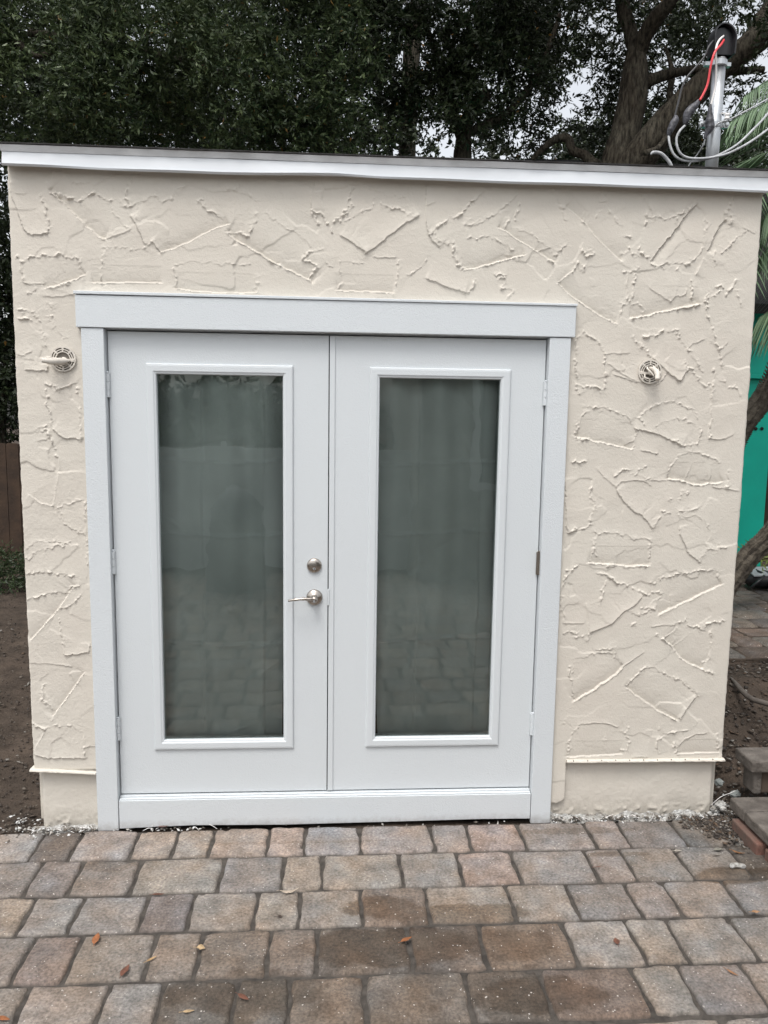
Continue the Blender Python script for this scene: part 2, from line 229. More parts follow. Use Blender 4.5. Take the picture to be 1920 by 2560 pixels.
# kind: ridge mm, ridge width mm, raggedness, step mm, step decay mm
KD = {'L': (4.2, 2.6, .28, -9.0, 34), 'l': (2.8, 2.3, .12, -7.0, 30), 'E': (2.0, 2.3, .30, 5.0, 32), 'R': (3.4, 2.8, .9, 1.6, 16), 'r': (2.8, 2.5, 1, 1.0, 14), 'W': (5.4, 3.8, .75, 0, 1), 'C': (2.2, 2.2, .25, 2.0, 22)}
STROKES = """
1E+62,150 75,230 110,330 140,410 175,475 200,488 312,478
1R+312,478 318,400 300,350 285,280 262,240
1C+110,218 160,218
1L+325,200 400,270 480,350 560,430 640,500 680,517
1C+680,517 760,490 845,455
1W+330,205 400,240 450,250 520,262 560,240 605,215
1R+605,215 650,240 690,280
1W+700,265 725,270
1r+720,320 770,390 820,440
1r+480,150 560,155 660,155 740,110
1R+915,90 870,105 835,170 815,240 830,270
1R+800,290 830,300 900,290 960,250 1010,240 1050,265 1110,258 1150,200 1215,175
1E+850,370 880,410 910,480 935,545
1R+880,370 890,385
1L+1040,597 1120,570 1200,540 1300,490 1400,445 1475,418
1E+980,535 1010,565 1040,597
1W+920,575 980,535
1R+1280,270 1340,320 1400,360 1440,385
1W+1285,265 1315,255
1R+110,625 130,650 200,628 300,622 400,622 480,630 515,645 515,710
1R+130,650 140,720 155,780 170,805
1C+155,795 200,808 285,800
1L+300,832 370,812 440,785 500,770 548,740
1W+310,830 380,815 450,790
1r+180,865 230,855 235,820
1R+680,570 660,640 660,720 655,780
1r+680,570 760,565 860,575 920,578 980,605
1l+600,793 820,796 1040,797
1R+1120,700 1135,760 1140,810
1l+1140,835 1250,852 1400,858 1659,862
1r+1130,680 1250,660 1380,665 1500,680 1620,672
1C+285,885 340,885 400,885 470,868
1R+320,940 335,960
1W+110,970 190,985
1C+130,1030 190,1025
1r+1440,170 1500,200 1560,190 1640,240
2L+20,478 80,520 160,570 240,615 330,670 400,705 480,740 545,772 565,795
2W+310,655 345,680 385,695
2W+20,478 70,480 115,468 150,500 180,445
2R+180,410 215,400 218,350
2r+0,200 60,190 150,230 240,260
2W+505,640 550,600 580,585 635,580
2W+510,645 560,660 600,690 570,740 545,772
2E+590,150 575,190 560,260 565,320
2W+560,330 590,370 615,412
2W+565,325 610,345 630,340 660,390 690,430 705,465
2R+710,400 760,370 780,330 810,270 825,220 835,170
2R+740,400 790,350 830,290
2E+760,495 810,520 860,560 918,605
2E+918,605 980,560 1060,500 1150,430 1260,365
2R+1260,365 1190,355 1150,325 1080,310 1010,275
2r+910,170 980,200 1050,220 1120,235 1190,240
2r+1190,240 1205,190 1195,150
2r+790,400 850,370 900,340 950,320 970,240
2C+970,630 1110,632
2R+1130,660 1132,740 1115,800 1095,868
2l+730,845 850,850 980,855 1090,862
2r+750,660 755,740 765,800 735,845
2r+750,660 830,665 900,665
2E+1315,175 1308,250 1308,380 1315,450 1345,520 1390,565
2C+1305,298 1365,275
2W+1335,480 1380,430 1440,390
2R+1360,440 1400,530 1450,550 1480,540
2W+1490,370 1550,350 1580,310 1640,250 1659,230
2R+1560,400 1600,425 1659,410
2E+1315,770 1400,805 1480,835 1560,862
2R+1560,862 1600,840 1625,790
2r+1190,745 1250,725 1280,690 1315,630
2R+1490,570 1490,630 1520,680 1550,720
2r+270,330 350,400 450,470 520,510 560,560
2r+640,640 700,700
2R+210,740 215,800 215,860
3C+190,138 240,95 280,75
3W+40,268 100,250 120,200 190,150
3W+110,315 180,320 240,285
3R+240,285 300,250 330,215 390,185
3C+405,165 450,120
3R+460,175 455,230 430,285
3R+380,295 360,340
3l+330,338 360,350 440,405 520,455 600,505 690,565
3r+450,352 520,365 580,410 655,465
3C+580,490 655,465
3W+650,550 685,565
3R+690,515 720,480 765,445
3L+105,612 180,600 280,570 380,540 488,512
3r+130,410 230,385 300,410 380,440 420,475
3R+30,420 40,520 95,600
3R+300,635 340,650 370,640
3W+320,680 360,660 380,690 350,720
3R+340,730 400,725 430,750 385,790
3R+685,80 690,120 715,160 740,210 755,290
3W+715,200 750,210
3l+770,200 870,290 920,350 1000,440 1090,525 1120,550
3R+880,235 870,270 890,320
3C+980,170 1025,163
3C+975,75 1020,130
3R+985,210 960,260
3r+1030,220 1080,280 1115,325
3C+1265,130 1300,180 1320,235
3W+1285,230 1290,290 1275,325
3R+1290,260 1340,270
3r+1340,255 1400,285 1480,265
3L-1320,540 1380,460 1440,390 1490,330 1560,230 1610,185
3R+1610,185 1540,215 1490,250 1480,290
3W+1115,508 1150,505 1170,465 1190,500 1230,520
3W+1245,460 1240,500 1300,525
3R+1150,400 1180,395
3r+1310,560 1400,600
3R+1370,580 1440,560 1480,575 1560,570 1600,540
3W+1475,615 1500,590
3r+1560,570 1620,520 1650,450
3W+855,470 880,510 920,480 940,510 895,530 860,490
3W+870,600 890,580
3W+845,560 800,620
3E+800,620 740,665 712,690
3L+712,700 800,780 870,830 960,890 1080,955
3R+1080,955 1110,900 1140,810 1165,800
3C+1165,620 1160,700 1168,810
3R+1140,625 1180,620 1240,600
3R+1210,640 1205,720 1200,790 1165,820
3L+1190,920 1300,900 1400,875 1500,855 1625,835
3W+1490,860 1620,840
3C+1300,720 1360,760 1440,820
3C+1440,820 1470,780 1540,770 1545,735
3W+1205,820 1240,835 1275,875 1250,905 1190,920
3R+1580,700 1580,800
3C+1650,540 1610,635
4W+1375,50 1345,120 1320,170 1300,230
4L-1180,460 1215,400 1250,320 1300,230
4R+1340,160 1370,200 1360,250 1330,240
4R+1160,220 1190,250 1170,300 1150,360
4r+1160,380 1130,450 1060,550
4R+1235,490 1225,540 1245,570
4R+1290,490 1340,450 1390,390 1410,365
4W+1360,420 1400,370
4R+1450,330 1480,315
4C+1465,285 1550,335
4C+1100,605 1085,655
4W+1325,825 1360,760 1410,700
4R+1240,770 1280,745 1310,790 1215,825
4R+1420,780 1410,830 1430,880 1445,910
4R+1190,800 1165,880 1185,1000 1215,1060 1220,1140 1235,1200 1260,1250 1280,1330 1295,1400
4W+1165,880 1190,840
4r+1270,1250 1340,1210
4R+1050,720 1052,800 1050,860
4W+670,1165 710,1130 760,1140 810,1105
4R+850,1120 900,1110 940,1130 970,1170 990,1220 1030,1260 1060,1320 1100,1380 1130,1440
4R+930,1100 960,1140
4C+1030,1235 1080,1200 1150,1175
4W+590,1165 650,1230 700,1270 730,1305
4E+740,1330 800,1380 860,1440 940,1500 960,1510
4E+960,1510 990,1460 1020,1420
4R+1060,1430 985,1360
4W+1060,1450 1120,1510 1175,1560 1190,1540
4C+380,1370 500,1450 600,1510 660,1525
4C+430,1460 540,1490 600,1520
4C+775,1530 830,1480 860,1430
4R+185,1110 140,1150 125,1200 125,1300 120,1400 125,1480
4R+185,1110 240,1155 320,1230 355,1280 350,1400 355,1500 345,1560
4W+120,1550 190,1550 250,1560 340,1575
4R+130,1550 145,1600
4R+325,1580 330,1610
4C+370,1290 550,1290
4W+580,1360 600,1365
4R+1230,1410 1225,1480
4C+1220,1500 1212,1659
4R+1270,1500 1300,1515
4W+1345,1565 1390,1555 1430,1590 1440,1620
4R+660,40 690,80 720,140
5R+240,210 350,220 450,235 520,265 600,290 640,330
5R+240,230 200,280 160,350 140,440
5L+150,475 250,500 400,535 550,565 655,585
5W+150,500 200,505 260,500
5C+655,585 675,560 680,490
5C+590,550 665,515
5r+640,330 680,400 680,480
5R+905,165 850,195 780,230 740,260 715,300 755,370
5r+905,165 1010,160 1100,180 1190,230 1240,290 1255,370
5E+680,405 760,420 850,440 920,470 1000,510 1100,555
5W+1010,510 1060,520 1100,550 1150,545 1240,540
5R+1240,540 1270,460 1275,410
5r+860,380 950,345 1040,310 1110,325 1190,355 1270,405
5C+740,600 875,625
5R+1370,0 1365,200 1355,400 1345,485
5C+1345,485 1430,505 1500,490 1560,450
5R+1080,635 1150,620 1250,630 1350,665 1430,710
5r+1070,640 1010,710 980,780 965,850
5L+965,860 1040,870 1130,880 1220,915 1300,915 1350,895 1420,900 1460,885
5R+1515,780 1510,860 1495,935
5C+1370,925 1600,965
5R+110,710 180,695 220,690
5R+480,825 550,790 640,770
5R+680,810 720,770 770,750
5r+700,820 760,840 830,860
5C+340,775 430,870 510,940
5E+510,960 550,1040 620,1110 680,1165 740,1190 790,1240 825,1305
5R+825,1305 870,1240 900,1190 915,1150
5W+930,1140 960,1165 990,1165
5C+510,930 560,880 680,865 770,875 810,915
5C+820,870 960,865
5R+270,950 280,1000 305,1060 305,1120 285,1180 275,1260
5W+290,1250 240,1290 180,1320
5E+45,860 45,960 50,1100 55,1280 90,1340
5R+90,1340 150,1310
5R+1080,970 1085,1030
5R+1110,1000 1160,990
5R+990,1055 1010,1050
5R+1060,1160 1080,1140 1160,1135 1210,1130 1270,1090
5R+1060,1170 1090,1200 1060,1240
5E+1070,1290 1080,1360 1120,1440 1150,1520 1200,1570 1255,1612
5R+1255,1580 1290,1550 1330,1490 1350,1470
5W+1350,1475 1420,1500
5R+1420,1450 1450,1490 1500,1470
5r+1120,1195 1200,1185 1270,1210 1310,1250 1350,1330 1355,1400
5R+310,1340 360,1360 400,1340 500,1350 600,1370 680,1395 740,1390 820,1415
5W+820,1420 800,1500 800,1560
5W+300,1430 310,1490 320,1550
5R+330,1370 290,1480 270,1590
5L+265,1615 400,1625 600,1640 800,1640
5W+420,1640 480,1640
5W+590,1650 700,1650 800,1645
6W+120,90 180,75 220,60
6W+130,130 95,200 85,300
6R+85,300 80,400 95,470 100,545
6C+100,545 180,545 270,550
6W+380,105 460,135 540,185 620,210 700,240 760,275 840,305
6R+470,160 540,180 600,215
6R+455,190 435,260 430,320 400,380
6E+330,630 400,600 450,580 510,555 540,520 600,460 650,430 700,410 740,360 780,320
6C+295,380 310,480 325,620
6W+770,410 830,405 880,430
6C+780,330 780,400
6R+900,350 930,330
6W+880,430 900,380
6W+870,280 920,270 965,290
6C+1020,310 1030,370 1025,420 930,470
6R+850,190 900,200
6R+930,165 1000,145 1100,130 1200,110 1280,90 1350,90 1430,110
6W+1440,120 1445,160
6L+930,470 1020,430 1150,365 1280,300 1470,215
6R+660,450 720,470 860,440
6W+690,570 715,550
6C+860,578 1050,560
6R+1050,560 1140,545 1160,500
6C+1075,580 1040,630 975,665
6R+1170,560 1240,575 1310,600
6R+1310,600 1350,550 1480,525
6W+910,645 970,690
6L+970,690 1040,760 1100,840 1180,900 1300,945
6R+1300,945 1380,990
6R+1370,620 1390,700 1380,760 1350,860 1300,900
6R+100,640 150,615 200,640 250,650 320,640
6W+190,655 250,660
6R+285,710 320,670
6R+390,780 450,765 550,770 545,850
6r+190,860 280,830 400,805 510,800
6R+150,910 140,980 160,1020
6r+190,870 165,1000 170,1100 190,1180
6L+190,1225 250,1190 350,1130 450,1060 550,990 620,915
6C+620,915 700,860 790,805
6R+800,930 750,980 700,1030 645,1090
6R+800,930 880,930 940,970 1050,1010 1130,1060 1250,1150 1260,1180
6L+640,1105 720,1160 800,1225 900,1290 1000,1350 1070,1385
6E+1110,1370 1150,1310 1200,1230 1240,1190
6C+220,1425 300,1410 380,1400 480,1415 570,1445
6R+220,1430 185,1500 140,1560
6R+130,1570 160,1620 130,1690
6R+665,1440 640,1490 660,1570 650,1640
6W+460,1555 470,1560
6W+600,1640 640,1630
6l+130,1705 300,1700 450,1690 600,1680
6R+980,1500 1050,1475 1170,1475
6R+980,1510 910,1550 905,1600 925,1670
6C+1095,1605 1150,1545 1230,1510 1330,1500
6R+1050,1580 1060,1640 1085,1680
6l+1085,1680 1250,1672 1440,1668
6R+1430,1500 1440,1620
6W+100,1405 110,1410
6C+700,1700 820,1700
6W+930,1445 930,1470
7W+70,150 130,165 200,155
7W+110,260 190,245 270,270
7R+280,170 330,175 360,220 395,330 430,470 455,560 470,640 470,700
7R+510,75 550,110
7W+500,280 560,225
7R+560,400 590,340
7r+600,400 650,440 720,470 740,520
7C+90,760 170,770 200,740 265,715
7E+200,970 290,965 370,985 440,992 490,985 495,900
7W+600,1270 650,1240
7R+480,1180 560,1190 620,1230 650,1250 740,1210 810,1180 910,1150
7R+940,1210 905,1270
7R+930,1330 915,1400 935,1480 945,1600 960,1700 950,1800 955,1930
7r+480,1250 490,1350 480,1450 530,1550 540,1650 540,1750
7E+570,1800 640,1850 740,1910 800,1915 960,1925
7W+400,1770 460,1740
7R+360,1830 480,1810 530,1880 550,1990 590,2050 640,2170
7C+360,1945 470,1930
7W+490,1840 530,1920
8C+290,330 285,430 262,560
8C+262,560 200,550 145,510
8W+285,575 310,550 350,545 410,532
8R+290,600 330,650 380,690 425,698
8R+415,540 425,640 430,760 432,850
8r+125,770 200,735 300,740 380,755
8r+130,830 200,780 320,755
8R+130,900 220,890 280,900 370,910
8R+130,1030 230,1005 290,990 330,985 390,945
8R+290,1075 370,1040 400,1010
8l+155,1222 220,1150 290,1070 350,980 370,960
8r+290,1120 300,1190 320,1290
8E+320,1296 370,1300 440,1285 445,1250
8C+150,1340 280,1345 350,1355
8R+215,1440 205,1520 260,1570
8l+265,1600 330,1510 415,1390
8W+258,1612 262,1618
8W+165,1635 225,1665
8C+235,1650 200,1710 175,1760
8r+260,1645 360,1650 410,1690 420,1780
8E+175,1790 240,1805 420,1808
8C+415,1755 465,1748
8W+420,1780 420,1795
"""
GS = .003
WX0, WX1, WZ0, WZ1 = -1.284, 1.826, .06, 2.815
nx = int((WX1-WX0)/GS)+1; nz = int((WZ1-WZ0)/GS)+1
gx = np.linspace(WX0, WX1, nx); gz = np.linspace(WZ0, WZ1, nz); XX, ZZ = np.meshgrid(gx, gz)
H = np.zeros_like(XX); sh = H.shape
wa, wb, wc = vnoise(sh, 3.2, 1), vnoise(sh, 3.2, 2), vnoise(sh, 3.0, 3)
wa2, wb2 = vnoise(sh, 9, 21), vnoise(sh, 9, 22); lowm = vnoise(sh, 26, 23)
for ln in STROKES.strip().split('\n'):
    z, k, sg = ln[0], ln[1], (1 if ln[2] == '+' else -1)
    ox, oy, sc = ZO[z]; pts = []
    for q in ln[3:].split():
        a, b = map(float, q.split(',')); p = P((ox+a*sc)/SC_D, (oy+b*sc)/SC_D, 0.0); pts.append((p[0], p[2]))
    pts = np.array(pts); A, Wd, rg, st, dec = KD[k]; A *= .001; Wd *= .001; st *= .001; dec *= .001
    mg = max(.02, dec*2.2)
    i0 = max(0, int((pts[:, 0].min()-mg-WX0)/GS)); i1 = min(nx, int((pts[:, 0].max()+mg-WX0)/GS)+1)
    j0 = max(0, int((pts[:, 1].min()-mg-WZ0)/GS)); j1 = min(nz, int((pts[:, 1].max()+mg-WZ0)/GS)+1)
    if i1 <= i0 or j1 <= j0: continue
    s = np.s_[j0:j1, i0:i1]; am = .0052*rg+.0008
    x = XX[s]+wa[s]*am+wa2[s]*am*1.2; zz = ZZ[s]+wb[s]*am+wb2[s]*am*1.2
    D = np.full(x.shape, 9.); SD = np.zeros(x.shape); OV = np.zeros(x.shape)
    for a, b in zip(pts[:-1], pts[1:]):
        d = b-a; L2 = (d**2).sum()+1e-12; t = ((x-a[0])*d[0]+(zz-a[1])*d[1])/L2; tc = np.clip(t, 0, 1)
        dx = x-a[0]-tc*d[0]; dz = zz-a[1]-tc*d[1]; dd = np.sqrt(dx*dx+dz*dz); cr = d[0]*(zz-a[1])-d[1]*(x-a[0])
        ov = np.abs(t-tc)*math.sqrt(L2); m_ = dd < D; D = np.where(m_, dd, D); SD = np.where(m_, np.sign(cr), SD); OV = np.where(m_, ov, OV)
    ampm = (1-rg)+rg*1.35*np.clip(wc[s]*1.4+.5, 0.05, 1)*np.clip(.85+lowm[s]*.8, .35, 1.3)
    if k in 'LlEC': ampm = ampm*np.clip(.85+lowm[s]*.5, .3, 1.3)
    H[s] += A*ampm*np.exp(-(D/Wd)**2)
    # frayed side crumbs for the rough strokes
    if k in 'RWL': H[s] += (.0016 if k != 'L' else .0009)*np.clip(wc[s]*2-.5, 0, 1)*np.exp(-(D/.013)**2)
    H[s] += st*(SD*sg > 0)*np.exp(-D/dec)*np.exp(-OV/.006)
# orange-peel body, stronger at the upper left, plus slow waviness of the hand-laid coat
op = vnoise(sh, 2.6, 31)*.6+vnoise(sh, 4.5, 32)*.6
om = np.clip(1.1-(XX+1.3)/2.2, .22, 1)*np.clip(.55+vnoise(sh, 60, 33)*.6, .25, 1.2)
H += op*.0006*om+vnoise(sh, 40, 34)*.0011+vnoise(sh, 110, 35)*.0022+vnoise((sh[0], sh[1]), 14, 36)*.0005
# broad overlapping trowel facets: each pass leaves a slightly tilted flat face
fx_, fz_ = XX+wa2*.006+lowm*.006, ZZ+wb2*.006; best = np.full(sh, 9.); fac = np.zeros(sh); fr_ = np.random.default_rng(44)
for fc_x in np.arange(WX0, WX1+.1, .19):
    for fc_z in np.arange(WZ0+.1, WZ1+.1, .15):
        cx0, cz0 = fc_x+fr_.uniform(-.08, .08), fc_z+fr_.uniform(-.06, .06); an = fr_.uniform(-.9, .9); ca_, sa_ = math.cos(an), math.sin(an); tx, tz, oh = fr_.normal(0, .005), fr_.normal(0, .0095), fr_.normal(0, .0004)
        a0, a1 = max(0, int((cx0-.3-WX0)/GS)), min(nx, int((cx0+.3-WX0)/GS)); c0, c1 = max(0, int((cz0-.3-WZ0)/GS)), min(nz, int((cz0+.3-WZ0)/GS))
        if a1 <= a0 or c1 <= c0: continue
        s = np.s_[c0:c1, a0:a1]; u1, v1 = fx_[s]-cx0, fz_[s]-cz0; ru, rv = (u1*ca_+v1*sa_)/1.5, -u1*sa_+v1*ca_; dd = np.maximum(np.abs(ru), np.abs(rv)); mk = dd < best[s]
        best[s] = np.where(mk, dd, best[s]); fac[s] = np.where(mk, oh+tx*u1+tz*v1, fac[s])
fac = (fac+np.roll(fac, 1, 0)+np.roll(fac, 1, 1)+np.roll(fac, -1, 0)+np.roll(fac, -1, 1))/5; H += np.clip(fac, -.0025, .0025)
H = np.minimum(H, .0095)
edge = np.minimum(XX-WX0, WX1-XX); H -= np.clip(.008-edge, 0, 1)**2*60
ex = np.where(np.arange(nx) == 0, 1, 0)[None, :]*(wa2[:, :1]*.0018+wa[:, :1]*.0006)+np.where(np.arange(nx) == nx-1, 1, 0)[None, :]*(wa2[:, -1:]*.0018+wa[:, -1:]*.0006)
VX = XX+ex
V = np.stack([VX, -H, ZZ], -1).reshape(-1, 3)
ii = np.arange(nx-1)[None, :]+np.arange(nz-1)[:, None]*nx
cx = (XX[:-1, :-1]+XX[1:, 1:])/2; cz = (ZZ[:-1, :-1]+ZZ[1:, 1:])/2
keep = (cz > .272)
stripx = (cx > .99) & (cx < 1.089) & (cz > .081+np.interp(cx, [1.0, 1.045, 1.05, 1.075, 1.089], [.0, .0, -.004, .008, .02])) & (cz <= .272)
keep |= stripx
keep &= ~((np.abs(cx) < .985) & (cz < 2.27))
keep &= ~((cx > -1.2) & (cx < .95) & (cz < .272))
q = ii[keep]; Fq = np.stack([q, q+1, q+nx+1, q+nx], -1)
used = np.zeros(len(V), bool); used[Fq.ravel()] = True; remap = np.cumsum(used)-1
Vw = V[used]; Fw = remap[Fq]
# skirts: corner returns and the bottom lip
def skirt(V, F, chain, off):
    n = len(V); add = V[chain]+np.array(off); m = len(chain); i = np.arange(m-1)
    return np.vstack([V, add]), np.vstack([F, np.stack([chain[i+1], chain[i], n+i, n+i+1], -1)])
idm = (np.arange(nx*nz).reshape(nz, nx)); j0 = int(np.argmax(gz > .2735))
for chain in (idm[j0:, 0][::-1], idm[j0:, -1], idm[j0, :int((.27)/GS)], idm[j0, int((1.095-WX0)/GS):]):
    ch = remap[chain[used[chain]]]
    Vw, Fw = skirt(Vw, Fw, ch, (0, .06, 0))
cs = np.arange(int((1.0-WX0)/GS), nx)
me_wall = fast_mesh('front_wall', Vw, Fw)

shed = empty('garden_shed', (0, 0, 0)); tag(shed, 'cream stuccoed shed with white double glass doors and a flat roof', 'shed')
link('front_wall', me_wall, M['stucco'], shed, smooth=True)
b = MB(); b.box(-1.282, -1.20, .055, 3.3, .02, 2.80); b.build('side_wall', M['stucco'], shed)
b = MB(); b.box(1.74, 1.824, .055, 3.3, .02, 2.80); b.build('side_wall', M['stucco'], shed)
b = MB(); b.box(-1.20, 1.74, 3.2, 3.298, .02, 2.80); b.build('back_wall', M['stucco'], shed)
b = MB(); b.box(-1.2, 1.74, .12, 3.2, -.01, .13); b.build('floor', M['inner'], shed)
# sheathing behind the stucco round the opening
b = MB(); b.box(-1.198, -.955, .05, .11, .0, 2.79); b.box(.955, 1.738, .05, .11, .0, 2.79); b.box(-.955, .955, .05, .11, 2.20, 2.79); b.build('wall_framing', M['inner'], shed)
# foundation strips (recessed below the weep screed)
def found(x0, x1, seed, round_right=False):
    gs = .005; n_x = int((x1-x0)/gs)+1; n_z = int(.36/gs)+1; x = np.linspace(x0, x1, n_x); z = np.linspace(-.06, .30, n_z); X_, Z_ = np.meshgrid(x, z)
    h = vnoise(X_.shape, 2.5, seed)*.0006+vnoise(X_.shape, 12, seed+1)*.0016+vnoise(X_.shape, 40, seed+2)*.002
    h += np.clip(vnoise(X_.shape, 3.2, seed+3), 0, 1)*.007*np.clip((.06-Z_)/.03, 0, 1)
    y = .018-h+np.clip(.012-(X_-x0), 0, 1)**2*80+np.clip(.02-(x1-X_), 0, 1)**2*60
    V = np.stack([X_, y, Z_], -1).reshape(-1, 3); q = (np.arange(n_x-1)[None, :]+np.arange(n_z-1)[:, None]*n_x).ravel()
    F = np.stack([q, q+1, q+n_x+1, q+n_x], -1); idm = np.arange(n_x*n_z).reshape(n_z, n_x)
    V, F = skirt(V, F, idm[:, 0][::-1], (0, .3, 0)); V, F = skirt(V, F, idm[:, -1], (0, .3, 0))
    return fast_mesh('foundation', V, F)
link('foundation', found(-1.262, -1.0, 50), M['stucco'], shed, smooth=True)
link('foundation', found(1.0, 1.806, 60), M['stucco'], shed, smooth=True)
# weep screeds
def weep(x0, x1, z0, z1, holes):
    n = int((x1-x0)/.01)+1; xs = np.linspace(x0, x1, n); zs = np.linspace(z0, z1, n)+rng.normal(0, .0005, n)
    pr = [(.03, .002), (-.006, .004), (-.017, .001), (-.0185, -.004), (-.014, -.0075), (-.004, -.009), (.03, -.010)]
    V = [(xs[i], y+rng.normal(0, .0005), zs[i]+dz) for i in range(n) for y, dz in pr]; k = len(pr)
    F = [(i*k+j, i*k+j+1, (i+1)*k+j+1, (i+1)*k+j) for i in range(n-1) for j in range(k-1)]+[tuple(range(k)), tuple(range((n-1)*k+k-1, (n-1)*k-1, -1))]
    b = MB(); b.add(V, F); o = b.build('weep_screed', M['stucco'], shed, smooth=False)
    if holes:
        for x in np.arange(x0+.03, x1-.03, .0655): h = MB(); h.lathe([(.0028, 0), (.0028, .001)], (x, -.0135, np.interp(x, xs, zs)+.0036), ax=(0, -.55, .83), n=8); h.build('weep_hole', M['keyhole'], o)
weep(-1.297, -1.015, .281, .263, False); weep(1.089, 1.832, .283, .279, True)
# ------------------------------------------------------------------ roof, fascia
def ribbon(name, x0, x1, fy, fz0, fz1, th, mt, par, n=60):
    xs = np.linspace(x0, x1, n); V = []
    for x in xs:
        y0, y1 = fy(x); a, c = fz0(x), fz1(x); V += [(x, y0, a), (x, y1, c), (x, y1+th, c), (x, y0+th, a)]
    F = [(i*4+j, (i+1)*4+j, (i+1)*4+(j+1) % 4, i*4+(j+1) % 4) for i in range(n-1) for j in range(4)]+[(0, 1, 2, 3), ((n-1)*4+3, (n-1)*4+2, (n-1)*4+1, (n-1)*4)]
    b = MB(); b.add(V, F); return b.build(name, mt, par)
wv = lambda x, s: .0022*math.sin(x*5.1+s)+.0014*math.sin(x*11.7+s*2)
zb = lambda x: np.interp(x, [-1.3, -.9, -.45, -.2, .02, .2, .5, 1.9], [2.793, 2.789, 2.7885, 2.792, 2.797, 2.792, 2.791, 2.788])+wv(x, 1)*.5
fas = ribbon('fascia', -1.286, 1.86, lambda x: (-.0455+wv(x, 0), -.038), zb, lambda x: 2.845, .012, M['fascia'], shed)
ribbon('fascia_hem', -1.284, 1.858, lambda x: (-.046, -.0515+wv(x, 0)), lambda x: zb(x)-.003, lambda x: zb(x)+.004, .004, M['fascia'], fas)
ribbon('drip_edge', -1.290, 1.865, lambda x: (-.0405, -.052), lambda x: 2.846+wv(x, 3)*.4, lambda x: 2.868, .01, M['drip'], shed)
b = MB(); n = 90
xs = np.linspace(-1.294, 1.875, n); V = []
for i, x in enumerate(xs):
    e = rng.normal(0, .0012); V += [(x, -.057+e, 2.870+e*.5), (x, 3.42, 2.80+.07), (x, 3.42, 2.882), (x, -.058+e, 2.875+e*.5)]
b.add(V, [(i*4+j, (i+1)*4+j, (i+1)*4+(j+1) % 4, i*4+(j+1) % 4) for i in range(n-1) for j in range(4)]+[(0, 1, 2, 3), ((n-1)*4+3, (n-1)*4+2, (n-1)*4+1, (n-1)*4)])
rf = b.build('roof', M['shingle'], shed)
b = MB(); b.box(-1.282, 1.855, -.03, 3.4, 2.802, 2.866); b.build('roof_deck', M['drip'], rf)
# ------------------------------------------------------------------ door surround
T = M['trim']
b = MB(); b.box(-1.030, 1.036, -.026, .02, 2.178, 2.306); b.build('header_trim', T, shed, bevel=.0025)
b = MB(); b.prism([(-1.034, 2.309), (1.039, 2.306), (1.040, 2.316), (-1.035, 2.322)], -.031, .02); b.build('header_cap', T, shed, bevel=.002)
b = MB(); b.box(-1.012, -.922, -.021, .02, -.004, 2.1755); b.build('side_trim', T, shed, bevel=.0025)
b = MB(); b.box(.929, 1.020, -.021, .02, -.010, 2.1755); b.build('side_trim', T, shed, bevel=.0025)
b = MB(); b.prism([(-.9195, .003), (-.6, .012), (-.2, .006), (.3, .010), (.7, .014), (.9265, .012), (.9265, .1335), (-.9195, .1335)], -.017, .02); b.build('bottom_board', T, shed, bevel=.002)
b = MB(); b.box(-.9185, .9255, -.012, .03, .1345, .1385); b.build('sill_nosing', T, shed, bevel=.003)
b = MB(); b.box(-.9185, .9255, .004, .09, .1392, .1445); b.build('threshold', T, shed, bevel=.002)
b = MB(); b.box(-.9540, -.9205, .0215, .11, .13, 2.20); b.build('jamb', T, shed)
b = MB(); b.box(.9285, .9540, .0215, .11, .13, 2.20); b.build('jamb', T, shed)
b = MB(); b.box(-.9200, .9280, .0215, .11, 2.1735, 2.20); b.build('jamb', T, shed)
b = MB(); b.box(-.9200, .9280, .062, .075, .146, 2.17); 
b = MB()
b.box(-.9200, -.905, .062, .085, .146, 2.172); b.box(.913, .9280, .062, .085, .146, 2.172); b.box(-.905, .913, .062, .085, 2.155, 2.172); b.box(-.905, .913, .062, .085, .146, .150); b.build('door_stop', M['dark'], shed)  # stops in near-black: shade of the door gaps put into their colour
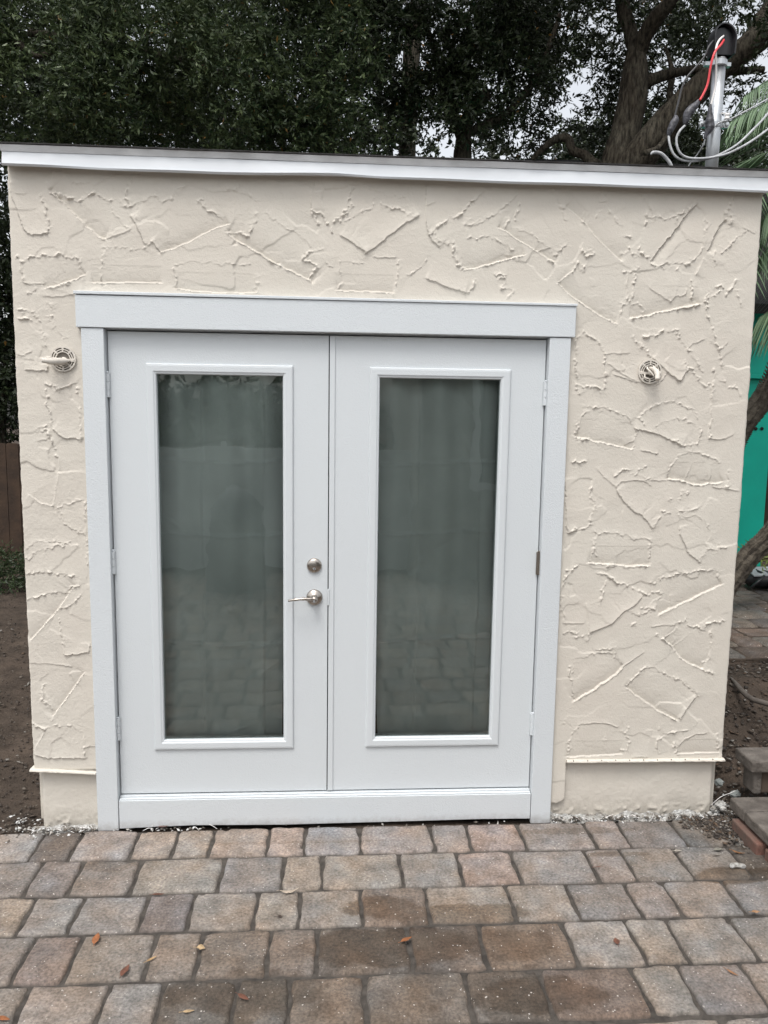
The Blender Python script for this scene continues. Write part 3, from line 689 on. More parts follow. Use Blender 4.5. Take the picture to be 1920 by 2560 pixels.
# ------------------------------------------------------------------ doors
def frame_ring(b, x0, x1, z0, z1, prof):
    """mitred rectangular frame; prof = list of (inset from outer, y)"""
    V = []
    for ins, y in prof: V += [(x0+ins, y, z0+ins), (x1-ins, y, z0+ins), (x1-ins, y, z1-ins), (x0+ins, y, z1-ins)]
    m = len(prof); F = [(i*4+j, i*4+(j+1) % 4, (i+1)*4+(j+1) % 4, (i+1)*4+j) for i in range(m-1) for j in range(4)]; b.add(V, F)
def door(x0, x1, g0, g1, lab):
    d = empty('door', (0, 0, 0)); d.parent = shed; d['label'] = lab
    z0, z1 = .1515, 2.168; gz0, gz1 = .398, 1.998; yf = .016
    b = MB(); b.box(x0, g0, yf, .060, z0, z1); b.box(g1, x1, yf, .060, z0, z1)
    b.box(g0, g1, yf, .060, z0, gz0); b.box(g0, g1, yf, .060, gz1, z1)
    # keep the slab as one skin: four members butted end to end
    b.build('door_slab', M['door'], d)
    b = MB(); o_ = .042
    frame_ring(b, g0-o_, g1+o_, gz0-o_, gz1+o_, [(0, yf+.002), (0, yf-.006), (.003, yf-.0095), (.010, yf-.0105), (.030, yf-.0105), (.036, yf-.007), (.0405, yf-.006), (.0435, yf+.002), (.0435, yf+.020)])
    lf = b.build('glazing_frame', M['door'], d)
    b = MB(); frame_ring(b, g0-.001, g1+.001, gz0-.001, gz1+.001, [(0, yf+.006), (.0035, yf+.0065), (.0035, yf+.012)]); b.build('glazing_bead', M['gasket'], lf)
    b = MB(); b.add([(g0, yf+.011, gz0), (g1, yf+.011, gz0), (g1, yf+.011, gz1), (g0, yf+.011, gz1)], [(0, 1, 2, 3)]); b.build('glass_pane', M['glass'], d)
    return d
M['gasket'] = mat('grey_gasket', (.22, .25, .25), .5)
dl = door(-.9160, -.0050, -.722, -.196, 'left door leaf with lever handle and deadbolt')
dr = door(-.0005, .9235, .211, .732, 'right door leaf without a handle')
b = MB(); b.box(-.0005, .0225, .0105, .0158, .1515, 2.168); b.build('astragal', M['door'], dr, bevel=.0015)
b = MB(); b.box(-.02, .02, .064, .07, .15, 2.168); b.build('gap_shade_strip', M['dark'], dr)  # near-black strip added behind the leaves; shade of the centre gap as colour
def hinge(x, z, d, m, h=.10):
    b = MB(); r_ = .0075
    for k in range(3): b.lathe([(r_*.8, 0), (r_, .001), (r_, h/3-.002), (r_*.8, h/3-.001)], (x, .006, z-h/2+k*h/3), ax=(0, 0, 1), n=12)
    b.lathe([(r_*.6, 0), (r_*.9, .002), (r_*.9, .005), (.002, .008)], (x, .006, z+h/2), ax=(0, 0, 1), n=12)
    b.box(x-.003, x+.009 if x < 0 else x+.003, .008, .015, z-h/2, z+h/2) if x < 0 else b.box(x-.009, x+.003, .008, .015, z-h/2, z+h/2)
    return b.build('hinge', m, d, smooth=False)
for z in (1.947, 1.199, .454): hinge(-.9185, z, dl, M['trim'])
for z, m in ((1.94, M['trim']), (1.197, M['bronze']), (.454, M['trim'])): 
    h_ = hinge(.9255, z, dr, m)
    if m is M['bronze']: h_['label'] = 'unpainted brown hinge'
b = MB(); b.lathe([(.0325, 0), (.0325, .004), (.031, .008), (.0265, .011), (.024, .0125), (.012, .015), (.0001, .0155)], (-.063, .016, 1.186)); db = b.build('deadbolt', M['nickel'], dl, smooth=False)
db.data.polygons.foreach_set('use_smooth', np.array([len(p.vertices) == 4 for p in db.data.polygons]))
b = MB(); b.lathe([(.0062, 0), (.0062, .0015), (.004, .002)], (-.063, .0025, 1.174), n=16); b.build('lock_ring', M['galv'], dl)
b = MB(); b.box(-.0642, -.0618, -.0002, .002, 1.169, 1.179); b.build('keyhole', M['keyhole'], dl)
b = MB(); b.lathe([(.0355, 0), (.0355, .004), (.034, .008), (.029, .0125), (.0175, .0165), (.0135, .021), (.0135, .052), (.011, .056), (.0001, .058)], (-.062, .016, 1.044))
b.tube(smooth_path([(-.062, -.034, 1.047), (-.085, -.040, 1.049), (-.12, -.043, 1.050), (-.15, -.042, 1.046), (-.172, -.037, 1.041)], 6), [.0075]*6+[.0068]*6+[.006]*6+[.005]*7, n=14)
o = b.build('lever_handle', M['nickel'], dl); o.data.polygons.foreach_set('use_smooth', np.array([len(p.vertices) == 4 for p in o.data.polygons]))
b = MB(); b.lathe([(.0055, 0), (.0055, .001)], (-.062, -.0425, 1.040), n=16); b.build('keyhole', M['galv'], dl)
b = MB(); b.box(-.0045, .0022, .0065, .0102, 1.010, 1.082); b.build('strike_plate', M['trim'], dl, bevel=.001)
# ------------------------------------------------------------------ round electrical boxes with painted wire bundles
def arc_seg(b, c, r0, r1, a0, a1, y0, y1, n=10):
    V = []
    for i in range(n+1):
        a = math.radians(a0+(a1-a0)*i/n); V += [(c[0]+r*math.cos(a), y, c[1]+r*math.sin(a)) for r, y in ((r0, y0), (r1, y0), (r1, y1), (r0, y1))]
    F = [(i*4+j, i*4+(j+1) % 4, (i+1)*4+(j+1) % 4, (i+1)*4+j) for i in range(n) for j in range(4)]+[(3, 2, 1, 0), (n*4, n*4+1, n*4+2, n*4+3)]; b.add(V, F)
M['boxd'] = mat('slot_shade_disc', (.16, .145, .125), .9)
M['paintw'] = mat('paint_coated_wire', (.60, .56, .50), .8, vscale=30, var=.1, bump=[(50, .5, .004, 3)])
def ebox(cx, cz, paths, lab):
    e = empty('electrical_box', (0, 0, 0)); e.parent = shed; e['label'] = lab
    b = MB(); b.lathe([(.049, 0), (.049, .002)], (cx, .0, cz), n=40); b.build('slot_shade_disc', M['boxd'], e)  # flat backing disc; shade inside the slots put into its dark colour
    b = MB(); c = (cx, cz)
    for r0, r1 in ((.0455, .0515), (.0365, .0405), (.0275, .0315)):
        for k in range(12): arc_seg(b, c, r0, r1, k*30, k*30+30, -.010+abs(r0-.04)*.1, -.002, 4)
    for a in (0, 90, 180, 270, 45, 135, 225, 315): arc_seg(b, c, .0275, .0505, a-5, a+5, -.0095, -.003, 3)
    for zz in (-.006,): b.box(cx-.046, cx+.046, -.0112, -.003, cz+zz-.005, cz+zz+.005)
    b.lathe([(.012, 0), (.012, .010), (.008, .013)], (cx+.004, -.002, cz-.004), n=18)
    b.build('slotted_cover', M['paintw'], e, smooth=False)
    b = MB()
    for pth, r in paths:
        pp = smooth_path([(cx+p[0], p[1], cz+p[2]) for p in pth], 6); rr = np.interp(np.linspace(0, 1, len(pp)), np.linspace(0, 1, len(r)), r)
        b.tube(pp, list(rr), n=12)
    b.build('wire_bundle', M['paintw'], e, smooth=True)
ebox(-1.092, 2.050, [([(.030, -.012, -.006), (.0, -.03, -.010), (-.03, -.055, -.013), (-.062, -.072, -.010)], [.004, .014, .013, .0085]),
                     ([(.02, -.010, -.018), (-.01, -.03, -.022), (-.04, -.05, -.017)], [.003, .006, .004]),
                     ([(-.02, -.01, .0), (-.045, -.035, .002), (-.056, -.06, -.004)], [.004, .005, .004])], 'electrical box left of the doors, wires bent to the left')
ebox(1.376, 2.041, [([(-.004, -.010, .016), (.004, -.04, .008), (.010, -.06, -.010), (.006, -.075, -.036)], [.006, .010, .011, .009]),
                    ([(-.012, -.010, .020), (-.022, -.03, .012), (-.012, -.045, -.004), (.0, -.05, -.02)], [.003, .004, .004, .003]),
                    ([(.012, -.010, .022), (.02, -.035, .006), (.026, -.045, -.012)], [.003, .005, .007]),
                    ([(-.024, -.012, -.010), (-.026, -.02, -.026), (-.012, -.03, -.030)], [.003, .003, .003])], 'electrical box right of the doors, wires bent forward')
# ------------------------------------------------------------------ curtains hung inside
def cloth_mat():
    m = mat('grey_green_cloth', (.60, .615, .60), .95, spec=.1, vscale=2.6, col2=(.44, .455, .445), bump=[(500, .2, .001, 2)]); return m
M['cloth'] = cloth_mat()
def curtain(x0, x1, seed, lab, redge=None, ledge=None):
    gs = .006; n_x = int((x1-x0)/gs); n_z = int(1.95/gs); X_, Z_ = np.meshgrid(np.linspace(0, 1, n_x), np.linspace(.16, 2.10, n_z))
    le = ledge(Z_) if ledge else x0+0*Z_; re = redge(Z_) if redge else x1+0*Z_
    x = le+(re-le)*X_; r = np.random.default_rng(seed); y = np.zeros_like(x)
    for k in range(7):
        c = r.uniform(x0, x1); wd = r.uniform(.02, .06); tl = r.uniform(-.04, .04); y += r.uniform(-.018, .018)*np.exp(-((x-c-tl*(Z_-1.2))/wd)**2)
    y += .030*np.sin((x+.04*np.sin(Z_*2+seed))*34+seed)*np.clip(.4+.3*(Z_-1), .2, 1)
    for zc in (r.uniform(1.28, 1.34), r.uniform(.80, .86), 1.63):      # packing creases
        dz = Z_-zc-.008*np.sin(x*9+seed)-.01*(x-x0); y += -.0055*np.exp(-(dz/.007)**2)+.0045*np.sign(dz)*np.exp(-np.abs(dz)/.05)
    for xc in (x0+(x1-x0)*.38, x0+(x1-x0)*.80): dx = x-xc-.004*np.sin(Z_*8); y += -.004*np.exp(-(dx/.004)**2)+.0035*np.sign(dx)*np.exp(-np.abs(dx)/.04)
    for k in range(9):                                                  # diagonal puckers
        cx, cz, a = r.uniform(x0, x1), r.uniform(.4, 1.9), r.uniform(-1.2, 1.2); u_ = (x-cx)*math.cos(a)+(Z_-cz)*math.sin(a); v_ = -(x-cx)*math.sin(a)+(Z_-cz)*math.cos(a)
        y += r.choice([-1, 1])*.004*np.exp(-(v_/.008)**2-(u_/.08)**2)
    y += vnoise(x.shape, 6, seed+3)*.0008
    V = np.stack([x, .105+y, Z_], -1).reshape(-1, 3); q = (np.arange(n_x-1)[None, :]+np.arange(n_z-1)[:, None]*n_x).ravel()
    o = link('curtain', fast_mesh('curtain', V, np.stack([q, q+1, q+n_x+1, q+n_x], -1)), M['cloth'], smooth=True)
    tag(o, lab, 'curtain', 'cloth sheets hung behind the door glass')
curtain(-.80, -.16, 21, 'creased grey green cloth hung behind the glass of the door with the lever handle', redge=lambda z: np.interp(z, [.3, .9, 1.4, 1.8, 2.1], [-.212, -.204, -.206, -.198, -.18]))
curtain(.15, .80, 8, 'creased grey green cloth hung behind the glass of the door without a handle', ledge=lambda z: np.interp(z, [.3, .62, .75, 2.1], [.232, .215, .19, .15]))
# ------------------------------------------------------------------ service mast
Y0 = .35
def ZM(x, y, yy=Y0): return P((1500+x*.2532)/SC_D, (y*.2532)/SC_D, yy)
mast = empty('service_mast'); tag(mast, 'galvanised conduit mast with black weatherhead rising above the right end of the roof', 'electrical mast')
px, pz = P(1541, 250, Y0)[[0, 2]]; zt = P(1548, 142, Y0)[2]
b = MB(); b.lathe([(.0285, 0), (.0285, zt-2.80+.03)], (px+.004, Y0, 2.80), ax=(.012, 0, 1), n=24); pp_ = b.build('pipe', M['galv'], mast); pp_.data.polygons.foreach_set('use_smooth', np.array([len(p.vertices) == 4 for p in pp_.data.polygons]))
# weatherhead: domed hood open to the front
wc_ = P(1554, 96, Y0); wx, wz = wc_[0], wc_[2]
b = MB(); n = 20; prof = []
V = []; rings = 9
for i in range(rings):
    t = i/(rings-1); yy = Y0-.062+t*.115; sc_ = 1.0 if t < .55 else math.sqrt(max(0, 1-((t-.55)/.45)**2))*.98+.02
    for k in range(n+1):
        a = math.pi*k/n; V.append((wx+.052*sc_*math.cos(a), yy+.012*math.sin(a)*(t < .1), wz+.010+.062*sc_*math.sin(a)))
    V.append((wx-.052*sc_*.93, yy, wz-.062)); V.append((wx+.052*sc_*.93, yy, wz-.062))
k_ = n+3; F = []
for i in range(rings-1):
    for k in range(n): F.append((i*k_+k, (i+1)*k_+k, (i+1)*k_+k+1, i*k_+k+1))
    F.append((i*k_+n, (i+1)*k_+n, (i+1)*k_+n+1, i*k_+n+1)); F.append((i*k_+n+2, (i+1)*k_+n+2, (i+1)*k_, i*k_))
b.add(V, F); F2 = [tuple((rings-1)*k_+k for k in list(range(n+1))+[n+1, n+2])]; b.add([V[j] for j in range((rings-1)*k_, rings*k_)], [tuple(list(range(n+1))+[n+1, n+2])])
hd = b.build('weatherhead', M['blackp'], mast); md = hd.modifiers.new('wall', 'SOLIDIFY'); md.thickness = .006; md.offset = -1
b = MB(); b.prism([(wx+.046*math.cos(math.pi*k/14), wz+.008+.050*math.sin(math.pi*k/14)) for k in range(15)]+[(wx-.045, wz-.055), (wx+.045, wz-.055)], Y0-.030, Y0-.022); b.build('cable_insert', M['blackp'], hd)
b = MB(); b.lathe([(.036, 0), (.040, .003), (.040, .026), (.036, .030)], (px+.006, Y0, zt-.008), ax=(0, 0, 1), n=20); b.box(px-.058, px+.062, Y0-.012, Y0+.012, zt-.004, zt+.012); b.build('hood_clamp', M['galv'], mast)
b = MB(); b.lathe([(.05, 0), (.036, .03), (.034, .07), (.030, .072)], (px, Y0, 2.875), ax=(0, 0, 1), n=20); b.build('roof_boot', M['blackp'], mast)
def wire(name, pts, r, m, par, yo=-.07, n=8, ys=None):
    pp = [ZM(x, y, Y0+(ys[i] if ys else yo)) for i, (x, y) in enumerate(pts)]; b = MB(); b.tube(smooth_path(pp, 6), r if not hasattr(r, '__len__') else list(np.interp(np.linspace(0, 1, (len(pts)-1)*6+1), np.linspace(0, 1, len(r)), r)), n=n); return b.build(name, m, par, smooth=True)
wire('red_wire', [(1222, 395), (1195, 440), (1140, 505), (1108, 590), (1085, 700), (1065, 820), (1030, 910), (985, 990)], .0052, M['red'], mast, ys=[-.03, -.06, -.085, -.09, -.085, -.08, -.08, -.08])
wire('white_wire', [(1220, 355), (1175, 400), (1148, 470), (1143, 560), (1148, 700), (1140, 850), (1110, 980), (1090, 1060)], .0048, M['whitew'], mast, ys=[-.03, -.06, -.075, -.075, -.06, -.05, -.05, -.05])
wire('black_wire', [(1145, 380), (1080, 450), (1030, 560), (930, 680), (860, 760), (810, 860), (780, 980), (755, 1080), (735, 1160)], .0042, M['blackw'], mast, ys=[-.03]+[-.07]*8)
wire('tape_wrap', [(975, 985), (950, 1030), (905, 1075), (865, 1125), (850, 1190), (838, 1240)], [.005, .013, .019, .019, .015, .006], M['tape'], mast, n=12)
wire('tape_wrap', [(745, 1140), (745, 1180), (720, 1230), (695, 1285), (678, 1340)], [.006, .016, .017, .015, .007], M['tape'], mast, n=12)
wire('tape_wrap', [(1088, 1030), (1085, 1110), (1082, 1190), (1085, 1260), (1050, 1320), (1038, 1370)], [.006, .011, .019, .020, .010, .005], M['tape'], mast, n=12, yo=-.052)
br = MB(); cz_ = ZM(1100, 1240)[2]; br.lathe([(.031, 0), (.034, .002), (.034, .024), (.031, .026)], (px+.001, Y0, cz_-.013), ax=(0, 0, 1), n=20)
br.box(px-.062, px-.030, Y0-.010, Y0+.010, cz_-.011, cz_+.011); br.box(px+.030, px+.062, Y0-.010, Y0+.010, cz_-.011, cz_+.011); cl = br.build('pipe_clamp', M['galv'], mast, bevel=.002)
for s_ in (-1, 1): b = MB(); b.lathe([(.016, 0), (.016, .006), (.009, .007), (.009, .018), (.004, .019)], (px+s_*.056, Y0-.012, cz_), n=6); b.build('bolt', M['galv'], cl)
b = MB(); b.lathe([(.010, 0), (.012, .004), (.009, .012), (.012, .020), (.010, .024)], (px+.050, Y0-.03, cz_+.018), ax=(0, 0, 1), n=14); b.box(px+.02, px+.064, Y0-.034, Y0-.028, cz_+.042, cz_+.046); b.build('insulator', M['whitew'], cl)
o = wire('service_cable', [(678, 1340), (690, 1430), (730, 1525), (800, 1578), (900, 1592), (1000, 1580), (1150, 1540), (1350, 1430), (1510, 1280), (1659, 1120), (2000, 700), (3200, -600)], .0052, M['cable'], None, ys=[-.07, -.08, -.09, -.09, -.09, -.09, -.08, -.05, 0, .1, .5, 2.0]); tag(o, 'grey overhead cable looping lowest from the black taped splice off to the right', 'cable', 'overhead service cables')
o = wire('service_cable', [(838, 1240), (790, 1290), (757, 1360), (762, 1450), (800, 1520), (870, 1558), (980, 1566), (1100, 1555), (1250, 1520), (1400, 1450), (1530, 1370), (1659, 1275), (2000, 1000), (3200, 0)], .0052, M['cable'], None, ys=[-.07]+[-.10]*9+[-.06, 0, .4, 2.0]); tag(o, 'grey overhead cable looping from the red wire splice across the mast to the right', 'cable', 'overhead service cables')
o = wire('service_cable', [(1040, 1370), (1100, 1300), (1140, 1240), (1190, 1205), (1280, 1178), (1450, 1090), (1659, 975), (2000, 770), (3200, -100)], .0034, M['cable'], None, ys=[-.05]*4+[-.03, 0, .1, .4, 2.0]); tag(o, 'thin bare messenger wire running from the mast clamp to the right', 'cable', 'overhead service cables')
wire('wire_tail', [(1038, 1370), (1020, 1430), (965, 1520), (900, 1600), (850, 1680)], .003, M['cable'], mast, ys=[-.05, -.04, 0, .02, .04])
o = wire('cable_loop', [(500, 1525), (530, 1505), (600, 1515), (660, 1570), (700, 1630), (715, 1700)], [.004, .0085, .0085, .0085, .0085, .008], M['cable'], None, yo=.25); tag(o, 'short bent grey cable end sticking up behind the roof edge left of the mast', 'cable')
# ------------------------------------------------------------------ patio pavers
def AX(cx, cy): return ((cx*.5787)/SC_D, (2000+cy*.5787)/SC_D)
def BX(cx, cy): return ((960+cx*.5787)/SC_D, (2000+cy*.5787)/SC_D)
rowsA = [((-330, 190), [-120, 165, 330, 580, 755, 912, 1157, 1315, 1557], [212, 368, 602, 905, 1050, 1295, 1500, 1740], 190, 165),
         (None, [-130, 145, 325, 582, 952, 1220, 1390], [75, 330, 575, 912, 1072, 1318, 1570, 1760], 335, 300),
         (None, [-190, 110, 320, 612, 815, 1100, 1290, 1565], [187, 555, 825, 1092, 1265, 1540, 1790], 505, 450),
         (None, [-170, 92, 305, 640, 848, 1155, 1366], [115, 430, 818, 1108, 1292, 1590, 1850], 700, 640),
         (None, [-200, 88, 440, 682, 1010, 1245, 1580], [370, 708, 1135, 1345, 1640, 1900], 890, 850)]
ylines = [-.022, -.250, -.493, -.722, -.968, -1.195]
tones = {(0, 2): (.19, .18, .17), (0, 3): (.12, .105, .095), (0, 4): (.21, .185, .165)}
pal = [(.215, .185, .152), (.175, .160, .145), (.205, .165, .140), (.150, .138, .130), (.19, .175, .155), (.165, .135, .115)]
fixed = {0: [(.20, .195, .185), (.11, .098, .088), (.20, .18, .165), (.225, .19, .155), (.22, .19, .155), (.23, .195, .165), (.235, .195, .17), (.20, .20, .205), (.225, .195, .175), (.215, .19, .175), (.21, .17, .155), (.18, .165, .155), (.20, .175, .16), (.14, .132, .125), (.12, .115, .105), (.12, .115, .105)],
         1: [(.15, .14, .13), (.15, .135, .125), (.165, .145, .125), (.195, .175, .145), (.16, .155, .15), (.20, .18, .15), (.20, .18, .15), (.19, .17, .145), (.21, .165, .14), (.185, .17, .155), (.185, .165, .15), (.165, .155, .14), (.145, .14, .13), (.08, .072, .062)],
         2: [(.20, .18, .15), (.195, .185, .17), (.175, .168, .158), (.13, .118, .115), (.18, .16, .135), (.20, .18, .15), (.18, .16, .135), (.15, .12, .095), (.20, .17, .135), (.19, .172, .148), (.155, .142, .13), (.175, .15, .13), (.175, .155, .135), (.165, .15, .135), (.14, .13, .12)],
         3: [(.16, .145, .13), (.165, .13, .11), (.16, .145, .125), (.165, .135, .105), (.14, .115, .09), (.135, .11, .088), (.095, .082, .068), (.105, .085, .068), (.14, .105, .075), (.20, .185, .165), (.19, .175, .15), (.175, .165, .148), (.165, .155, .14)],
         4: [(.17, .15, .125), (.20, .175, .15), (.185, .17, .15), (.10, .088, .072), (.10, .09, .075), (.125, .098, .072), (.13, .11, .088), (.085, .072, .058), (.125, .095, .075), (.19, .172, .145), (.15, .14, .135), (.18, .16, .14)]}
def wnz(a, b, p): return np.sin(a*17+p)*np.cos(b*13+p*2)
def warm(c):
    c = np.array(c, float); g = c.mean(); c = g+(c-g)*.62; return np.clip(c*[1.24, 1.18, 1.14], 0, 1)
PV, PF, PC = [], [], []; pn = 0
def paver(xa0, xa1, xb0, xb1, y0, y1, col, N=26, Mm=20):
    """far edge x from xa0..xa1 at y0, near edge xb0..xb1 at y1 (y1<y0)"""
    global pn
    s = np.linspace(-1, 1, N); t = np.linspace(-1, 1, Mm); S, Tt = np.meshgrid(s, t)
    k = .08; S2 = S*np.sqrt(1-k*Tt**4*S**2*.5*(np.abs(S) > 0)); T2 = Tt*np.sqrt(1-k*S**4*Tt**2*.5)   # rounded corners
    ph = rng.uniform(0, 6, 6); rag = rng.uniform(.0018, .0042); chips = [(rng.choice([-1, 1])*rng.uniform(.5, 1), rng.choice([-1, 1]), rng.uniform(.010, .028)) if rng.random() < .5 else (rng.choice([-1, 1]), rng.choice([-1, 1])*rng.uniform(.3, 1), rng.uniform(.010, .028)) for _ in range(rng.integers(0, 3))]
    u_ = (S2+1)/2; v_ = (1-T2)/2                                # v=0 far edge
    gap = .0028; xl = (xa0+gap)*(1-v_)+(xb0+gap)*v_; xr = (xa1-gap)*(1-v_)+(xb1-gap)*v_
    X_ = xl+(xr-xl)*u_+rag*(np.sin(Tt*3+ph[0])+.6*np.sin(Tt*7.1+ph[1]))*np.abs(S)**3*np.sign(S)
    Y_ = (y0-gap)+(y1+gap-(y0-gap))*v_+rag*(np.sin(S*2.4+ph[2])+.7*np.sin(S*6.3+ph[3]))*np.abs(Tt)**3
    L = max(.05, (xa1-xa0)/2); Wd_ = (y0-y1)/2; dx = (1-np.abs(S))*L; dy = (1-np.abs(Tt))*Wd_; d = np.minimum(dx, dy)
    d = np.minimum(d, np.sqrt(np.clip(dx, 0, .03)*np.clip(dy, 0, .03))*1.1+.0005)
    d = np.maximum(d-rng.normal(0, .0008, d.shape)*(d > .0005), 0); R = .013; z = -.014*np.clip(1-d/R, 0, 1)**2.4-.005*(d <= .0004)
    pts = np.stack([X_, Y_, np.zeros_like(X_)], -1).reshape(-1, 3)
    for (ca, cb, cr) in chips: z = z-.010*np.clip(1.15-np.hypot((S-ca)*L, (Tt-cb)*Wd_)/cr+.35*wnz(S, Tt, ph[4]), 0, 1)
    z = z.ravel()+n3(pts, .045)*.0012+n3(pts, .012)*.0008+n3(pts, .12)*.0015+rng.normal(0, .0012)+(pts[:, 0]-X_.mean())*rng.normal(0, .006)
    pts[:, 2] = z
    q = (np.arange(N-1)[None, :]+np.arange(Mm-1)[:, None]*N).ravel()
    PV.append(pts); PF.append(np.stack([q, q+N, q+N+1, q+1], -1)+pn); pn += len(pts)
    c = np.array(col)[None, :]*(1+.13*n3(pts, .06)[:, None]+.10*n3(pts+3, .14)[:, None])*(1+np.array([.05, 0, -.06])*n3(pts+7, .09)[:, None]); PC.append(np.clip(c, .02, 1))
for ri, (_, A_, B_, ya, yb) in enumerate(rowsA):
    js = [(AX(a, ya)) for a in A_]+[(BX(a, yb)) for a in B_]
    yc = (ylines[ri]+ylines[ri+1])/2
    xs = []
    for (a, c) in js:
        g = G(a, c, 0.0); d = ray(a, c); tt = (yc-CAM[1])/d[1]; xs.append(g[0]+(yc-g[1])*.0)
    xs = sorted(xs)
    while xs[0] > -3.1: xs.insert(0, xs[0]-rng.uniform(.16, .34))
    base = len([x for x in xs if x < sorted([G(*j, 0.0)[0] for j in js])[0]-1e-6])
    while xs[-1] < (3.0 if ri > 1 else 1.9): xs.append(xs[-1]+rng.uniform(.16, .34))
    for i in range(len(xs)-1):
        fi = i-base; fx = fixed[ri]; col = fx[fi+0] if 0 <= fi < len(fx) else pal[rng.integers(len(pal))]
        if fi < 0: col = pal[rng.integers(len(pal))]
        j0, j1 = rng.normal(0, .004), rng.normal(0, .004)
        paver(xs[i], xs[i+1], xs[i], xs[i+1], ylines[ri]+rng.normal(0, .002), ylines[ri+1]+rng.normal(0, .002), warm(col))
y = ylines[-1]; 
while y > -5.2:
    y2 = y-rng.uniform(.225, .245); x = -3.1-rng.uniform(0, .2)
    while x < 3.0:
        x2 = x+rng.choice([.16, .235, .235, .31])+rng.normal(0, .006); paver(x, x2, x, x2, y, y2, warm(pal[rng.integers(len(pal))]), 12, 10); x = x2
    y = y2
me = fast_mesh('patio', np.vstack(PV), np.vstack(PF)); attr(me, 'tint', np.vstack(PC))
m = bpy.data.materials.new('tumbled_paver'); m.use_nodes = True; t = m.node_tree; p = t.nodes['Principled BSDF']; Lk = t.links.new
geo = t.nodes.new('ShaderNodeNewGeometry'); at = t.nodes.new('ShaderNodeAttribute'); at.attribute_name = 'tint'
def nz_(sc, de=4, ro=.6):
    n_ = t.nodes.new('ShaderNodeTexNoise'); n_.inputs['Scale'].default_value = sc; n_.inputs['Detail'].default_value = de; n_.inputs['Roughness'].default_value = ro; Lk(geo.outputs['Position'], n_.inputs['Vector']); return n_
def ramp(src, a, b_, c0=(0, 0, 0, 1), c1=(1, 1, 1, 1)):
    r_ = t.nodes.new('ShaderNodeValToRGB'); r_.color_ramp.elements[0].position = a; r_.color_ramp.elements[1].position = b_; r_.color_ramp.elements[0].color = c0; r_.color_ramp.elements[1].color = c1; Lk(src, r_.inputs['Fac']); return r_
def mix(bt, fac, a, b_):
    x_ = t.nodes.new('ShaderNodeMix'); x_.data_type = 'RGBA'; x_.blend_type = bt
    if isinstance(fac, float): x_.inputs['Factor'].default_value = fac
    else: Lk(fac, x_.inputs['Factor'])
    for s_, k in ((a, 'A'), (b_, 'B')):
        idx = [i for i in x_.inputs if i.name == k and i.type == 'RGBA'][0]
        if isinstance(s_, tuple): idx.default_value = s_
        else: Lk(s_, idx)
    return [o for o in x_.outputs if o.type == 'RGBA'][0]
def mth(op, a, b_=None):
    x_ = t.nodes.new('ShaderNodeMath'); x_.operation = op
    for i, s_ in enumerate((a, b_)):
        if s_ is None: continue
        if isinstance(s_, (int, float)): x_.inputs[i].default_value = s_
        else: Lk(s_, x_.inputs[i])
    return x_.outputs[0]
c = at.outputs['Color']
c = mix('MULTIPLY', 1.0, c, ramp(nz_(95, 3).outputs['Fac'], .30, .70, (.62, .62, .62, 1), (1.38, 1.36, 1.34, 1)).outputs['Color'])
c = mix('MULTIPLY', 1.0, c, ramp(nz_(13, 5).outputs['Fac'], .30, .72, (.66, .65, .64, 1), (1.20, 1.21, 1.22, 1)).outputs['Color'])
c = mix('MULTIPLY', 1.0, c, ramp(nz_(5.5, 4).outputs['Fac'], .38, .64, (1.06, .98, .92, 1), (.96, 1.0, 1.04, 1)).outputs['Color'])
c = mix('MIX', mth('MULTIPLY', ramp(nz_(9.0, 6, .7).outputs['Fac'], .60, .78).outputs['Color'], .35), c, (.34, .33, .32, 1))
# dark water and algae stains lying across the stones
wet = None; sep = t.nodes.new('ShaderNodeSeparateXYZ'); Lk(geo.outputs['Position'], sep.inputs[0]); nn = nz_(6.5, 6, .65).outputs['Fac']; nf = nz_(28, 4).outputs['Fac']
for (du, dv, rx, ry, st) in [(815, 1960, .17, .07, .8), (985, 1975, .30, .065, .8), (840, 2045, .36, .11, .8), (1090, 2040, .20, .09, .55), (540, 2140, .30, .11, .6), (1170, 2150, .22, .09, .75), (1330, 1845, .16, .02, .6), (1240, 1795, .30, .03, .5), (1600, 1890, .22, .06, .9), (1410, 1900, .12, .02, .5), (230, 1868, .12, .06, .35), (930, 2130, .10, .10, .45), (900, 1870, .12, .05, .2), (430, 1850, .10, .015, .45), (640, 1820, .5, .012, .3)]:
    g = G(du, dv, 0.0)
    ax_ = mth('DIVIDE', mth('SUBTRACT', sep.outputs[0], float(g[0])), rx); ay_ = mth('DIVIDE', mth('SUBTRACT', sep.outputs[1], float(g[1])), ry)
    dd = mth('SQRT', mth('ADD', mth('MULTIPLY', ax_, ax_), mth('MULTIPLY', ay_, ay_)))
    v = mth('SUBTRACT', 1.55, mth('ADD', dd, mth('MULTIPLY', nn, 1.1))); v = mth('MULTIPLY', v, 5.0); cl_ = t.nodes.new('ShaderNodeClamp'); Lk(v, cl_.inputs[0]); v = mth('MULTIPLY', cl_.outputs[0], st*.85)
    wet = v if wet is None else mth('MAXIMUM', wet, v)
c = mix('MIX', wet, c, mix('MULTIPLY', 1.0, c, (.50, .40, .30, 1)))
mo = ramp(nz_(3.2, 5).outputs['Fac'], .56, .70); c = mix('MIX', mth('MULTIPLY', mo.outputs['Color'], .35), c, (.085, .072, .055, 1))
vo = t.nodes.new('ShaderNodeTexVoronoi'); vo.inputs['Scale'].default_value = 75; Lk(geo.outputs['Position'], vo.inputs['Vector'])
sp = mth('MULTIPLY', mth('LESS_THAN', vo.outputs['Distance'], .22), mth('GREATER_THAN', nz_(40, 2).outputs['Fac'], .60)); c = mix('MIX', mth('MULTIPLY', sp, .8), c, (.50, .46, .42, 1))
